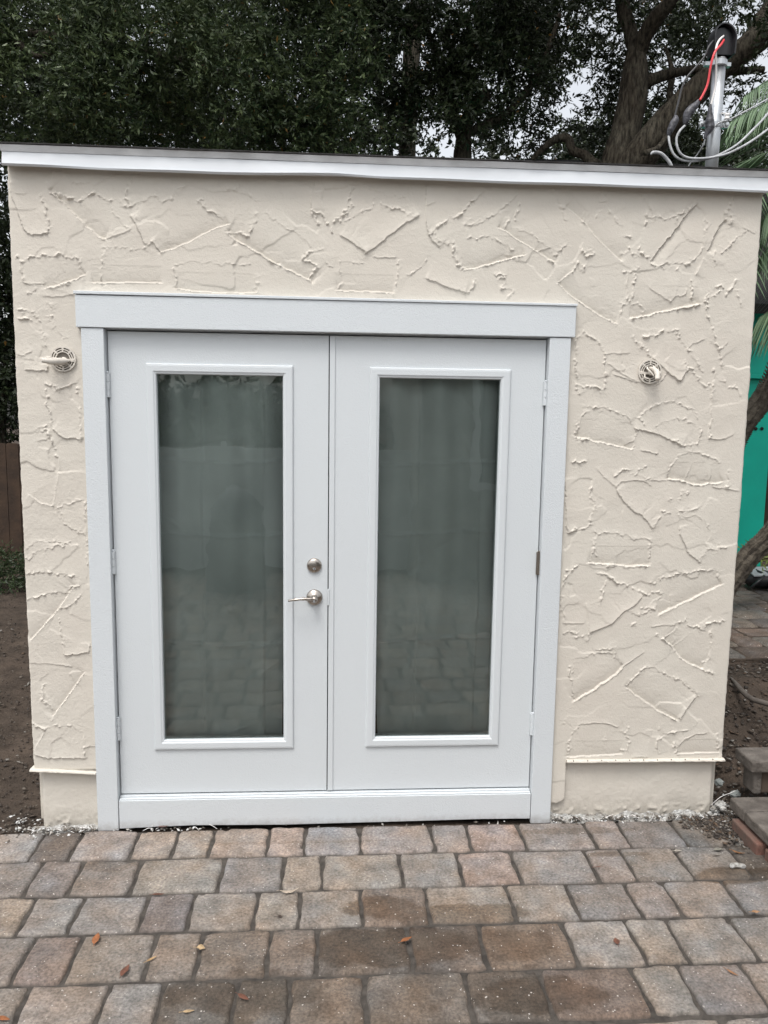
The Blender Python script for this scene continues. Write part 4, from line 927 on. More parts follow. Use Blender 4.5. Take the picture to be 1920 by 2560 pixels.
# dirt collected low in the joints (height based, moves with the stone)
lo = t.nodes.new('ShaderNodeMapRange'); Lk(sep.outputs[2], lo.inputs[0]); lo.inputs[1].default_value = -.0045; lo.inputs[2].default_value = -.014; lo.inputs[3].default_value = 0; lo.inputs[4].default_value = .8
c = mix('MIX', lo.outputs[0], c, (.062, .054, .046, 1))
Lk(c, p.inputs['Base Color']); rr_ = mth('SUBTRACT', .88, mth('MULTIPLY', wet, .30)); Lk(rr_, p.inputs['Roughness']); p.inputs['Specular IOR Level'].default_value = .3
b1 = t.nodes.new('ShaderNodeBump'); b1.inputs['Strength'].default_value = .7; b1.inputs['Distance'].default_value = .003; Lk(nz_(150, 4, .7).outputs['Fac'], b1.inputs['Height'])
b2 = t.nodes.new('ShaderNodeBump'); b2.inputs['Strength'].default_value = .5; b2.inputs['Distance'].default_value = .006; Lk(nz_(38, 4).outputs['Fac'], b2.inputs['Height']); Lk(b1.outputs[0], b2.inputs['Normal']); Lk(b2.outputs[0], p.inputs['Normal'])
M['paver'] = m
o = link('patio', me, m, smooth=True); tag(o, kind='structure', label='patio of tumbled grey, tan and pink concrete pavers', cat='paving')
# ------------------------------------------------------------------ ground
M['soil'] = mat('bare_soil', (.078, .060, .047), .95, spec=.15, vscale=5, col2=(.038, .030, .024), bump=[(26, .9, .02, 6), (110, .7, .006, 4)])
def gh(x, y):
    """soil height: level at the left, a bank rising behind the steps at the right"""
    r_ = np.clip((x-1.80)/.25, 0, 1)*np.clip((y+.02)/1.0, 0, 1); return -.016+.33*r_**1.2
gs = .022; gxs = np.arange(-5.0, 6.5, gs); gys = np.arange(-.03, 8.5, gs); GX, GY = np.meshgrid(gxs, gys); s_ = GX.shape
gz_ = gh(GX, GY)+vnoise(s_, 3, 71)*.007*np.clip(1-((GX > -1.3) & (GX < 1.83) & (GY > 0))*1., 0, 1)+vnoise(s_, 9, 72)*.010+vnoise(s_, 30, 73)*.012-.004
gz_ = np.where(GY < .05, np.minimum(gz_, -.012), gz_)
bd = np.minimum(np.minimum(GX+5.0, 6.48-GX), 8.48-GY); gz_ = np.where(bd < .12, -.05-(.12-bd)*.5, gz_)
inside = (GX > -1.2) & (GX < 1.75) & (GY > .05) & (GY < 3.25); gz_ = np.where(inside, -.06, gz_)
q = (np.arange(len(gxs)-1)[None, :]+np.arange(len(gys)-1)[:, None]*len(gxs)).ravel()
o = link('soil', fast_mesh('soil', np.stack([GX, GY, gz_], -1).reshape(-1, 3), np.stack([q, q+1, q+len(gxs)+1, q+len(gxs)], -1)), M['soil'], smooth=True); tag(o, kind='structure')
b = MB(); b.add([(-60, -60, -.034), (60, -60, -.034), (60, 90, -.034), (-60, 90, -.034)], [(0, 1, 2, 3)]); o = b.build('ground', M['soil']); tag(o, kind='structure')
b = MB(); b.add([(-3.3, -5.3, -.0125), (3.1, -5.3, -.0125), (3.1, -.024, -.0125), (-3.3, -.024, -.0125)], [(0, 1, 2, 3)]); o = b.build('joint_sand', mat('joint_sand', (.080, .070, .060), .95, vscale=30, col2=(.035, .030, .026), bump=[(150, .6, .004, 3)])); tag(o, kind='structure')
# scattered clods, chips and leaf crumbs: stuff
def crumbs(name, pts, smin, smax, m, flat=.5, seed=0, rnd=False, label=None):
    r = np.random.default_rng(seed); base = np.array([(1, 0, 0), (0, 1, 0), (-1, 0, 0), (0, -1, 0), (0, 0, 1), (0, 0, -1.)]); tri = np.array([(0, 1, 4), (1, 2, 4), (2, 3, 4), (3, 0, 4), (1, 0, 5), (2, 1, 5), (3, 2, 5), (0, 3, 5)])
    n = len(pts); s = r.uniform(smin, smax, (n, 1, 1))*np.stack([np.ones(n), r.uniform(.4, 1, n), flat*r.uniform(.4, 1.2, n)], -1)[:, None, :]
    v = base[None]*s*r.uniform(.6, 1.3, (n, 6, 1)); a = r.uniform(0, 6.28, n); ca, sa = np.cos(a)[:, None], np.sin(a)[:, None]; ti = r.normal(0, .35, n)[:, None]
    vz = v[..., 2]+v[..., 0]*ti; x = v[..., 0]*ca-v[..., 1]*sa; y_ = v[..., 0]*sa+v[..., 1]*ca
    V = np.stack([x, y_, vz], -1)+pts[:, None, :]; F = tri[None]+(np.arange(n)*6)[:, None, None]
    me = fast_mesh(name, V.reshape(-1, 3), F.reshape(-1, 3)); attr(me, 'rnd', np.repeat(r.uniform(0, 1, n), 6)); o = link(name, me, m); tag(o, label, kind='stuff'); return o
def litter_mat(name, cols, rough=.85):
    m = bpy.data.materials.new(name); m.use_nodes = True; t = m.node_tree; p = t.nodes['Principled BSDF']; at = t.nodes.new('ShaderNodeAttribute'); at.attribute_name = 'rnd'
    rp = t.nodes.new('ShaderNodeValToRGB'); rp.color_ramp.interpolation = 'CONSTANT'
    for i, c in enumerate(cols):
        e = rp.color_ramp.elements[0] if i == 0 else (rp.color_ramp.elements[1] if i == 1 else rp.color_ramp.elements.new(i/len(cols)))
        e.position = i/len(cols); e.color = (*c, 1)
    t.links.new(at.outputs['Fac'], rp.inputs['Fac']); t.links.new(rp.outputs['Color'], p.inputs['Base Color']); p.inputs['Roughness'].default_value = rough; return m
M['litter'] = litter_mat('litter', [(.085, .066, .05), (.05, .038, .03), (.12, .10, .08), (.035, .028, .023), (.10, .065, .042), (.045, .036, .03), (.20, .185, .165)])
M['clod'] = litter_mat('clod', [(.055, .043, .034), (.040, .031, .025), (.068, .054, .043), (.05, .04, .032), (.09, .075, .06)])
r = np.random.default_rng(3)
def onsoil(x, y, dz=.004): return np.stack([x, y, gh(x, y)+dz], -1)
x = np.concatenate([r.uniform(-4.5, -1.31, 5000), r.uniform(1.86, 5.5, 7000)]); y = np.concatenate([.0+5.5*r.power(.8, 5000)*r.uniform(0, 1, 5000), 5*r.uniform(0, 1, 7000)**1.5])
crumbs('soil_clods', onsoil(x, y), .003, .012, M['clod'], .7, 4, label='crumbly soil clods and small stones')
x = np.concatenate([r.uniform(-3.5, -1.31, 900), r.uniform(1.84, 4.0, 5200)]); y = np.concatenate([r.uniform(0, 3.5, 900), .02+2.6*r.uniform(0, 1, 5200)**1.6])
crumbs('leaf_litter', onsoil(x, y, .010), .006, .020, M['litter'], .12, 5, label='dry leaf and twig litter on the soil')
# paint chips and plaster dust along the foot of the wall
M['chips'] = litter_mat('chips', [(.50, .50, .48), (.30, .285, .26), (.62, .62, .61), (.20, .18, .155), (.13, .11, .09), (.10, .085, .07), (.40, .38, .35)])
x = np.concatenate([r.uniform(-1.30, -1.02, 160), r.uniform(1.03, 1.84, 240), r.uniform(-.95, -.55, 36), r.uniform(-.5, .95, 14), r.normal(1.86, .06, 200), r.normal(-1.33, .07, 110)])
n_ = len(x); y = np.concatenate([-.012-r.exponential(.012, 160), -.004-r.exponential(.009, 240), -.026-r.exponential(.004, 36), -.024-r.exponential(.003, 14), .05+r.normal(0, .06, 200), .02+r.normal(0, .05, 110)])
crumbs('plaster_chips', np.stack([x, y, .001+r.uniform(-.006, .010, n_)*(y > -.03)+gh(x, y).clip(0, 1)], -1), .003, .012, M['chips'], .45, 6, label='white plaster and paint chips along the foot of the wall')
x = r.normal(1.84, .10, 1300); y = -.02-np.abs(r.normal(0, .10, 1300)); k_ok = (x > 1.55) & (x < 2.1) & (y > -.45)
k_ok &= (y > -.05-(x-1.55)*1.1); x, y = x[k_ok], y[k_ok]
crumbs('leaf_litter', np.stack([x, y, .003+r.uniform(0, .006, len(x))], -1), .004, .016, M['litter'], .25, 9, label='leaf litter and rubble heaped on the patio corner by the steps')
# mortar skirts at the wall foot
def skirt_m(x0, x1, seed, lab):
    n_x = int((x1-x0)/.006); X_, T_ = np.meshgrid(np.linspace(x0, x1, n_x), np.linspace(0, 1, 9)); nse = vnoise(X_.shape, 4, seed)*.5+vnoise(X_.shape, 14, seed+1)*.6
    wid = .020+.012*nse; hh = .030+.012*vnoise(X_.shape, 10, seed+2); Z_ = -.016+hh*(1-T_)**1.6+vnoise(X_.shape, 1.6, seed+4)*.004; Y_ = .012-T_*wid*1.6+vnoise(X_.shape, 1.7, seed+5)*.003
    q = (np.arange(n_x-1)[None, :]+np.arange(8)[:, None]*n_x).ravel(); o = link('plaster_splatter', fast_mesh('plaster_splatter', np.stack([X_, Y_, Z_], -1).reshape(-1, 3), np.stack([q, q+n_x, q+n_x+1, q+1], -1)), M['plaster']); tag(o, lab, 'plaster splatter', None, None)
skirt_m(-1.30, -1.018, 81, 'rough white plaster splatter along the wall foot left of the doors'); skirt_m(1.024, 1.83, 91, 'rough white plaster splatter along the wall foot right of the doors')
# thin peeled paint strips and fibres lying in the splatter
def strips(x0, x1, n, seed):
    r_ = np.random.default_rng(seed); b = MB()
    for i in range(n):
        c = np.array([r_.uniform(x0, x1), -.018-r_.exponential(.012), .006+r_.uniform(0, .016)]); a = r_.uniform(0, 3.14); L = r_.uniform(.008, .028); d = np.array([math.cos(a)*L, math.sin(a)*L*.5, r_.normal(0, .25)*L]); k = np.array([0, r_.normal(0, .3)*L, .2*L])
        b.tube([c-d, c+k, c+d], [.0007, .0014, .0005], n=4)
    o = b.build('paint_strips', M['whitew']); tag(o, 'thin peeled white paint strips scattered along the wall foot', kind='stuff')
strips(-1.30, -1.03, 14, 1); strips(1.1, 1.86, 14, 2); strips(-.80, -.50, 5, 3)
# ------------------------------------------------------------------ lumps and stones at the right corner
def lump(name, c, r_, m, lab, cat, seed, group=None):
    rr = np.random.default_rng(seed); b = MB(); n = 10; V = []
    for i in range(1, 6):
        th = math.pi*i/6
        for k in range(n):
            ph = 2*math.pi*k/n; q = 1+rr.uniform(-.22, .22); V.append((c[0]+r_*q*math.sin(th)*math.cos(ph)*1.1, c[1]+r_*q*math.sin(th)*math.sin(ph)*.9, c[2]+r_*q*math.cos(th)*.8))
    V += [(c[0], c[1], c[2]+r_*.8), (c[0], c[1], c[2]-r_*.8)]
    F = [(i*n+k, (i+1)*n+k, (i+1)*n+(k+1) % n, i*n+(k+1) % n) for i in range(4) for k in range(n)]+[(50, k, (k+1) % n) for k in range(n)]+[(51, 4*n+(k+1) % n, 4*n+k) for k in range(n)]
    b.add(V, F); o = b.build(name, m); tag(o, lab, cat, group); return o
def gl(u_, v_, y_): q = P(u_, v_, y_); return (q[0], q[1], q[2])
lump('plaster_lump', gl(1557, 1738, .0), .022, M['plaster'], 'crumbly white plaster lump beside the left end of the lower step', 'plaster lump', 1, 'plaster lumps at the shed corner')
lump('plaster_lump', gl(1543, 1747, .01), .017, M['plaster'], 'white plaster lump touching the shed corner at ground level', 'plaster lump', 2, 'plaster lumps at the shed corner')
lump('plaster_lump', gl(1563, 1747, -.02), .014, M['plaster'], 'small white plaster lump in front of the red edging brick', 'plaster lump', 3, 'plaster lumps at the shed corner')
lump('stone', gl(1553, 1690, .10), .022, M['grey'], 'round grey stone leaning on the shed corner, higher than the other', 'stone', 11)
lump('stone', gl(1589, 1715, .12), .024, M['grey'], 'round grey stone lying just behind the lower step', 'stone', 12)
# ------------------------------------------------------------------ stone steps and edging bricks at the right
def slab(name, x0, x1, y0, y1, z0, z1, m, lab, cat, group=None, parent=None, bev=.008):
    b = MB(); b.box(x0, x1, y0, y1, z0, z1); o = b.build(name, m, parent, bevel=bev)
    if cat: tag(o, lab, cat, group)
    return o
for args in ((1.845, 2.35, -.185, -.055, 'grey concrete cap stone of the lower step, nearer the shed wall'), (1.845, 2.35, -.56, -.190, 'grey concrete cap stone of the lower step, nearer the camera')):
    slab('cap_stone', args[0], args[1], args[2], args[3], .066, .12, M['stone'], args[4], 'step stone', 'cap stones of the garden steps')
slab('cap_stone', 1.941, 2.5, -.055, .105, .232, .288, M['stone'], 'grey concrete cap stone of the upper step', 'step stone', 'cap stones of the garden steps')
slab('step_block', 1.972, 2.010, -.028, .075, .115, .231, M['stone'], 'narrow pale block end under the upper step stone', 'block', None)
slab('step_block', 2.012, 2.45, -.020, .09, .115, .231, M['stoned'], 'brown block riser under the upper step stone', 'block', None)
slab('step_block', 1.90, 2.35, -.54, -.065, -.02, .0655, M['stoned'], 'brown block bed under the lower step stones', 'block', None)
def ebrick(x, y, rz, lab):
    b = MB(); b.box(-.028, .028, -.110, .110, -.03, .052); o = b.build('edging_brick', M['brick'], bevel=.007); o.location = (x, y, 0); o.rotation_euler.z = rz; tag(o, lab, 'brick', 'red edging bricks below the steps')
g1, g2 = G(1590, 1770, .05), G(1640, 1822, .05); ebrick((g1[0]+g2[0])/2+.012, (g1[1]+g2[1])/2, math.atan2(g2[0]-g1[0], -(g2[1]-g1[1]))*1.0, 'reddish edging brick on end nearest the shed corner, under the lower step')
ebrick(1.872, -.475, .02, 'reddish edging brick at the right frame edge, in front of the other brick')
# back patio: grey slabs raised behind the shed at right
b = MB(); yy = 1.30
r = np.random.default_rng(9); rows = 0; sv, sf, scl = [], [], []
PV, PF, PC = [], [], []; pn = 0
while yy < 6.2:
    y2 = yy+.235; x = 1.95+r.uniform(0, .1)
    while x < 6.3:
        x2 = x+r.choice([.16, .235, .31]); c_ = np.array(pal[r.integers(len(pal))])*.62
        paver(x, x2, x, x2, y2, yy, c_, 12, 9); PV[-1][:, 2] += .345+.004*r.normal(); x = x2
    yy = y2
me = fast_mesh('back_patio', np.vstack(PV), np.vstack(PF)); attr(me, 'tint', np.vstack(PC)); o = link('back_patio', me, M['paver'], smooth=True); tag(o, kind='structure')
b = MB(); b.box(1.94, 6.35, 1.285, 6.2, .20, .333); o = b.build('path', M['soil']); tag(o, kind='structure')
# curved dead frond stalk lying on the bank
pp = [G(a, c, .30) for a, c in ((1578, 1470), (1590, 1485), (1605, 1503), (1625, 1518), (1665, 1530))]
b = MB(); b.tube(smooth_path([(q[0], q[1], q[2]+.02) for q in pp], 6), list(np.interp(np.linspace(0, 1, 25), [0, .3, 1], [.004, .014, .016])), n=8); o = b.build('frond_stalk', M['wood2'] if 'wood2' in M else mat('dry_stalk', (.105, .09, .078), .8, vscale=30, var=.2), smooth=True); tag(o, 'dry curved grey brown palm frond stalk lying on the dirt right of the shed', 'frond stalk')
# ------------------------------------------------------------------ sack with printing, lying on the back patio
s0 = P(1627, 1262, 3.1); sack = empty('soil_sack'); tag(sack, 'black and grey plastic sack printed 100. with an orange disc', 'sack')
sx, sz = s0[0], .355
b = MB(); n = 14; V = []
for i in range(n):
    t_ = i/(n-1); 
    for k in range(12):
        a = 2*math.pi*k/12; V.append((sx-.02+t_*.62, 3.22+.16*math.cos(a)*(1-.5*abs(2*t_-1)**4), sz+.085+.085*math.sin(a)*(1-.5*abs(2*t_-1)**4)+.01*math.sin(i*2.1+k)))
F = [(i*12+k, i*12+(k+1) % 12, (i+1)*12+(k+1) % 12, (i+1)*12+k) for i in range(n-1) for k in range(12)]+[tuple(range(12))[::-1], tuple((n-1)*12+k for k in range(12))]
b.add(V, F); b.build('bag', M['blackp'], sack, smooth=True)
b = MB(); b.add([(sx+.0, 3.09, sz+.135), (sx+.6, 3.09, sz+.165), (sx+.6, 3.26, sz+.190), (sx-.0, 3.26, sz+.175), (sx+.0, 3.09, sz+.125), (sx+.6, 3.09, sz+.155), (sx+.6, 3.26, sz+.18), (sx, 3.26, sz+.165)], [(0, 1, 2, 3), (7, 6, 5, 4), (0, 4, 5, 1), (1, 5, 6, 2), (2, 6, 7, 3), (3, 7, 4, 0)]); b.build('grey_fold', M['sack'], sack)
b = MB(); b.lathe([(.055, 0), (.055, .006)], (sx+.175, 3.068, sz+.085), ax=(0, -1, .2), n=24); b.build('orange_disc', mat('orange_print', (.45, .09, .03), .5), sack)
b = MB(); b.lathe([(.05, 0), (.05, .14)], (sx+.15, 3.10, sz+.02), ax=(1, 0, 0), n=5) if False else None
tc_ = bpy.data.curves.new('print', 'FONT'); tc_.body = '100.'; tc_.size = .052; tc_.extrude = .001; to = bpy.data.objects.new('tmp', tc_); COL.objects.link(to)
bpy.context.view_layer.update(); tm = bpy.data.meshes.new_from_object(to.evaluated_get(bpy.context.evaluated_depsgraph_get())); bpy.data.objects.remove(to)
tm.transform(Matrix.Translation((sx+.10, 3.048, sz+.012)) @ Matrix.Rotation(math.radians(90), 4, 'X')); tm.materials.clear(); link('printed_text', tm, mat('white_print', (.75, .75, .75), .5), sack)
b = MB(); b.tube([(sx-.085, 2.98, sz+.05), (sx+.03, 2.98, sz+.155)], .012, n=10); o = b.build('tool_handle', M['blackp'], smooth=True); tag(o, 'short black tool handle leaning on the sack', 'tool handle')
# ------------------------------------------------------------------ turquoise house behind, dark roof
hs_ = empty('turquoise_house'); tag(hs_, 'turquoise painted house wall with dark shingle roof behind the shed at right', 'house')
xr = P(1655, 1060, 4.2)[0]; xl = 2.35; zl = P(1620, 812, 4.2)[2]; zt_ = P(1645, 655, 4.2)[2]
b = MB(); b.box(xl, xr, 4.2, 8.0, .2, zl-.03); b.build('wall', M['teal'], hs_)
b = MB(); b.box(xl, xr+.6, 4.17, 8.0, zl+.012, zt_); b.build('upper_wall', M['teal'], hs_)
b = MB(); b.box(xl, xr+.62, 4.13, 4.25, zl-.028, zl+.010); b.build('ledge', M['teal'], hs_, bevel=.004)
b = MB(); b.box(xr+.02, xr+3.5, 4.6, 4.7, .2, zt_); b.build('dark_wall', M['wood'], hs_)  # set-back wall in the dark wood colour
for u_ in (1632, 1645): 
    q = P(u_, 926, 4.2); b = MB(); b.lathe([(.017, 0), (.017, .01), (.008, .014)], (q[0], 4.2, q[2]), n=12); b.build('bolt', M['dark'], hs_)
b = MB(); e0 = P(1600, 655, 3.9)[2]
b.add([(2.75, 3.9, e0), (9, 3.9, e0), (9, 8.4, e0+2.6), (2.75, 8.4, e0+2.6), (2.75, 3.9, e0-.09), (9, 3.9, e0-.09), (9, 8.4, e0+2.5), (2.75, 8.4, e0+2.5)], [(0, 1, 2, 3), (7, 6, 5, 4), (0, 4, 5, 1), (1, 5, 6, 2), (2, 6, 7, 3), (3, 7, 4, 0)]); b.build('roof', mat('black_roof', (.014, .013, .012), .95, bump=[(60, .6, .01, 4)]), hs_)
# ------------------------------------------------------------------ left fence and weeds
fc = empty('wooden_fence'); tag(fc, 'dark weathered board fence at the far left behind the shed', 'fence')
fy = 6.0; ft = P(20, 957, fy)[2]; b = MB(); x = -9.0
while x < -.6: b.prism([(x, .0), (x+.136, .0), (x+.136, ft-.015+rng.normal(0, .006)), (x+.118, ft+rng.normal(0, .004)), (x+.018, ft+rng.normal(0, .004)), (x, ft-.015)], fy+rng.normal(0, .003), fy+.022); x += .142
b.build('boards', M['wood'], fc); b = MB(); b.box(-9, -.6, fy+.026, fy+.064, .3, .39); b.box(-9, -.6, fy+.026, fy+.064, ft-.3, ft-.21); b.build('rails', M['wood'], fc)
for x in (-8.2, -5.8, -3.4, -1.0): b = MB(); b.box(x, x+.09, fy+.066, fy+.156, 0, ft-.05); b.build('post', M['wood'], fc)
def leaves(pos, dirs, size, asp, r, fold=.25):
    """pos (n,3), dirs (n,3) unit; diamond leaves made of two triangles each sharing the midrib -> quads"""
    n = len(pos); a = dirs; u_ = r.normal(0, 1, (n, 3)); s = np.cross(a, u_); s /= np.linalg.norm(s, axis=1)[:, None]+1e-9; nn = np.cross(s, a)
    L = size[:, None]; W = (size*asp)[:, None]
    b0 = pos; tip = pos+a*L; ml = pos+a*L*.45+s*W*.5+nn*W*fold; mr = pos+a*L*.45-s*W*.5+nn*W*fold
    V = np.stack([b0, mr, tip, ml], 1).reshape(-1, 3); F = np.arange(n*4).reshape(n, 4); return V, F
def unit(v): return v/(np.linalg.norm(v, axis=1)[:, None]+1e-9)
def foliage(name, blobs, n_tw, per, size, asp, seed, mt, parent, clump=.9, thr=-.35, zmin=None):
    """blobs (cx,cy,cz,rx,ry,rz,weight); leaves grow along short twigs scattered through the crown volume"""
    r = np.random.default_rng(seed); bl = np.array(blobs, float); vol = bl[:, 6]*bl[:, 3]*bl[:, 4]*bl[:, 5]; cnt = (n_tw*vol/vol.sum()).astype(int); C_ = []
    for q, c in zip(bl, cnt):
        d = unit(r.normal(0, 1, (int(c*2.2), 3)))*r.uniform(0, 1, (int(c*2.2), 1))**(1/2.4)*q[3:6]+q[:3]; k = n3(d+seed, clump)+.45*n3(d+seed*3, clump*.35) > thr; C_.append(d[k][:c])
    C_ = np.vstack(C_)
    if zmin is not None: C_ = C_[C_[:, 2] > zmin]
    n = len(C_); ax = unit(r.normal(0, 1, (n, 3))*[1, 1, .7]+[0, 0, -.25]); tl = r.uniform(.10, .22, n)
    k = per; t = np.linspace(.05, 1, k)[None, :, None]; pos = C_[:, None]+ax[:, None]*tl[:, None, None]*t; rd = r.normal(0, 1, (n, k, 3)); rd = rd-(rd*ax[:, None]).sum(-1, keepdims=True)*ax[:, None]
    dirs = unit((ax[:, None]*.75+rd*.55).reshape(-1, 3)); pos = pos.reshape(-1, 3); sz = size*r.uniform(.6, 1.25, len(pos))
    V, F = leaves(pos, dirs, sz, asp, r); me = fast_mesh(name, V, F); rv = np.clip(r.uniform(0, .98, (n, 1))*.6+r.uniform(0, .4, (n, k)), 0, .97); rv[r.uniform(0, 1, rv.shape) > .9975] = 1.0
    attr(me, 'rnd', np.repeat(rv.ravel(), 4)); return link(name, me, mt, parent)
def limb(pts, r0, r1, seed, n=14, per=10, rough=.045):
    pp = np.array(smooth_path(pts, per)); r = np.random.default_rng(seed); m_ = len(pp); rr = np.linspace(r0, r1, m_)*(1+.10*np.sin(np.linspace(0, 9, m_)+seed))
    pp[1:-1] += r.normal(0, .002, (m_-2, 3)); b = MB(); b.tube(pp, list(rr), n=n)
    v = np.array(b.v[:]); sg = v+0; kn = 1+rough*n3(v*np.array([1, 1, .25])+seed, .09)+rough*.7*n3(v+seed, .035)
    ctr = np.repeat(pp, n, 0); v[:len(ctr)] = ctr+(v[:len(ctr)]-ctr)*kn[:len(ctr), None]; b.v = [tuple(q) for q in v]; return b
def PT(l, y): return [tuple(P(a, c, yy if yy is not None else y)) for (a, c, yy) in l]
def Z2(cx, cy): return ((960+cx*.5787)/SC_D, (cy*.5787)/SC_D)
def path2(l, y, dy=0): 
    n_ = len(l); return [tuple(P(*Z2(a, c), y+dy*i/(n_-1))) for i, (a, c) in enumerate(l)]
# right oak: the big forked trunk seen above the roof
oak = empty('oak_tree'); tag(oak, 'large oak with forked grey trunk showing above the right part of the roof', 'tree')
tb = path2([(960, 1250), (985, 900), (1010, 700), (1045, 560), (1072, 430), (1085, 300), (1090, 215)], 6.6)
b = limb(tb, .27, .115, 1, n=22); b.build('trunk', M['bark'], oak, smooth=True)
for i, (l, r0, r1, dy) in enumerate([([(1090, 240), (1062, 130), (1035, 40), (1020, -60), (1000, -260), (930, -500)], .10, .05, .5), ([(1090, 260), (1130, 150), (1190, 60), (1262, -20), (1350, -180), (1400, -420)], .105, .05, -.6),
                                     ([(1000, 900), (1060, 740), (1150, 620), (1240, 510), (1340, 400), (1460, 290), (1590, 190), (1760, 70), (2000, -60)], .20, .125, -1.0),
                                     ([(1100, 370), (1180, 335), (1260, 315), (1350, 300), (1480, 310), (1640, 300)], .07, .04, .2),
                                     ([(965, 740), (900, 705), (862, 668), (815, 650), (795, 600), (745, 600), (690, 640), (640, 690)], .075, .035, .3),
                                     ([(1250, 500), (1235, 400), (1245, 310), (1215, 200)], .055, .02, .5),
                                     ([(1500, 270), (1600, 130), (1660, 20), (1700, -120)], .10, .05, .2),
                                     ([(1120, 600), (1180, 575), (1215, 590), (1180, 640), (1130, 660)], .03, .03, -.9)]):
    b = limb(path2(l, 6.6 if i != 4 else 6.9, dy), r0, r1, 10+i, n=16 if r0 > .1 else 10); b.build('limb', M['bark'], oak, smooth=True)
def blob(cx, cy, y, rx, rz, ry, w_=1.0):
    q = P(cx, cy, y); return (q[0], q[1], q[2], rx, ry, rz, w_)
foliage('crown', [blob(1200, 90, 8.2, 1.4, 1.3, 1.0), blob(1330, 250, 8.6, 1.1, .8, .9, .6), blob(1450, 60, 8.0, 1.3, 1.0, 1.0, .7), blob(1640, 20, 5.8, .8, .75, .9, 1.2), blob(1620, 150, 6.5, .8, .45, .7, .9), blob(1380, -180, 6.5, 2.6, 1.3, 2.0, .6), blob(1900, -60, 5.4, 1.1, .8, 1.0, .8), blob(1530, 200, 8.0, .9, .7, .8, .5), blob(1120, 200, 7.8, .9, .8, .7, .8), blob(1230, 300, 8.8, 1.2, .5, .8, .7), blob(1560, 330, 8.5, 1.4, .5, .8, .8)], 8200, 9, .072, .38, 5, M['leafd'], oak, clump=.42, thr=.10)
# middle tree
mid = empty('oak_tree'); tag(mid, 'dense dark evergreen oak behind the middle of the roof with a thin hidden trunk', 'tree')
b = limb(path2([(330, 1300), (335, 900), (338, 680), (350, 560), (390, 460), (450, 400)], 7.2), .15, .07, 31); b.build('trunk', M['bark'], mid, smooth=True)
b = limb(path2([(345, 620), (300, 500), (250, 380), (220, 220), (150, 50)], 7.2), .07, .03, 32, n=10); b.build('limb', M['bark'], mid, smooth=True)
b = limb(path2([(350, 580), (480, 520), (600, 420), (700, 240), (760, 60)], 7.3), .06, .03, 33, n=10); b.build('limb', M['bark'], mid, smooth=True)
foliage('crown', [blob(880, 60, 6.8, 1.5, 1.2, 1.0), blob(1010, 150, 7.2, 1.2, .85, .9, .8), blob(930, 250, 7.0, 1.0, .42, .8, .55), blob(760, 120, 6.6, 1.0, 1.1, .8), blob(1080, 10, 7.4, 1.1, .9, .9, .8), blob(930, -230, 6.5, 2.6, 1.2, 2.0, .5)], 10000, 9, .068, .36, 6, M['leafd'], mid, clump=.38, thr=.10)
# left oak, closest and densest
lo_ = empty('oak_tree'); tag(lo_, 'dense olive green oak filling the sky behind the left half of the roof', 'tree')
b = limb([tuple(P(700, 700, 7.4)), tuple(P(705, 400, 7.4)), tuple(P(695, 200, 7.3)), tuple(P(730, 80, 7.2)), tuple(P(800, -60, 7))], .20, .08, 41); b.build('trunk', M['bark'], lo_, smooth=True)
b = limb([tuple(P(700, 300, 7.3)), tuple(P(540, 190, 7)), tuple(P(300, 110, 6.6)), tuple(P(60, 70, 6.4))], .10, .04, 42, n=10); b.build('limb', M['bark'], lo_, smooth=True)
b = limb([tuple(P(-20, 60, 5.4)), tuple(P(40, 95, 5.3)), tuple(P(75, 120, 5.2)), tuple(P(110, 115, 5.0))], .05, .018, 43, n=10); b.build('limb', M['bark'], lo_, smooth=True)
foliage('crown', [blob(330, 160, 5.6, 1.5, .95, .8, 1.1), blob(560, 120, 5.8, 1.3, 1.1, .8, 1.1), blob(150, 60, 5.2, 1.1, .9, .8), blob(60, 230, 5.8, .9, .75, .8, .75), blob(700, 230, 6.2, .95, .7, .7, .9), blob(420, -200, 5.8, 2.8, 1.1, 1.8, .5), blob(-150, 100, 5.4, 1.2, 1.4, 1.0, .8), blob(230, 290, 6.2, 1.2, .45, .7, 1.0), blob(500, 290, 6.4, 1.3, .45, .7, 1.0)], 15500, 9, .062, .32, 7, M['leaf'], lo_, clump=.45, thr=-.10)
# far tree layer and the low thicket behind the fence
fa = empty('background_tree'); tag(fa, 'far dark tree glimpsed through the gaps of the nearer oaks', 'tree')
b = limb([tuple(P(880, 900, 13)), tuple(P(880, 300, 13)), tuple(P(900, 0, 13))], .25, .12, 51); b.build('trunk', M['bark'], fa, smooth=True)
foliage('crown', [blob(200, 120, 12, 3.0, 2.6, 1.5, 1.2), blob(620, 150, 12.5, 2.8, 2.4, 1.5, 1.1), blob(1000, 60, 13, 2.6, 1.7, 1.5, .55), blob(1400, 20, 13, 3.0, 1.5, 1.5, .25), blob(1150, 330, 13, 4.5, .55, 1.2, .55)], 9500, 9, .12, .42, 8, M['leafd'], fa, clump=.8, thr=.05)
fa['group'] = 'trees far behind the yard'
for (dx, dy, rz, lb) in ((-13.5, 3.0, .5, 'far dark tree standing furthest to the left beyond the fence'), (12.5, 6.0, 2.2, 'far dark tree standing furthest to the right behind the turquoise house')):
    c = fa.copy(); COL.objects.link(c); c.location = (dx, dy, -.6); c['label'] = lb
    for ch in list(fa.children): d = ch.copy(); COL.objects.link(d); d.parent = c; d.matrix_parent_inverse = Matrix.Identity(4)
th_ = empty('shrub'); tag(th_, 'dark thicket shrub behind the board fence at the far left', 'shrub')
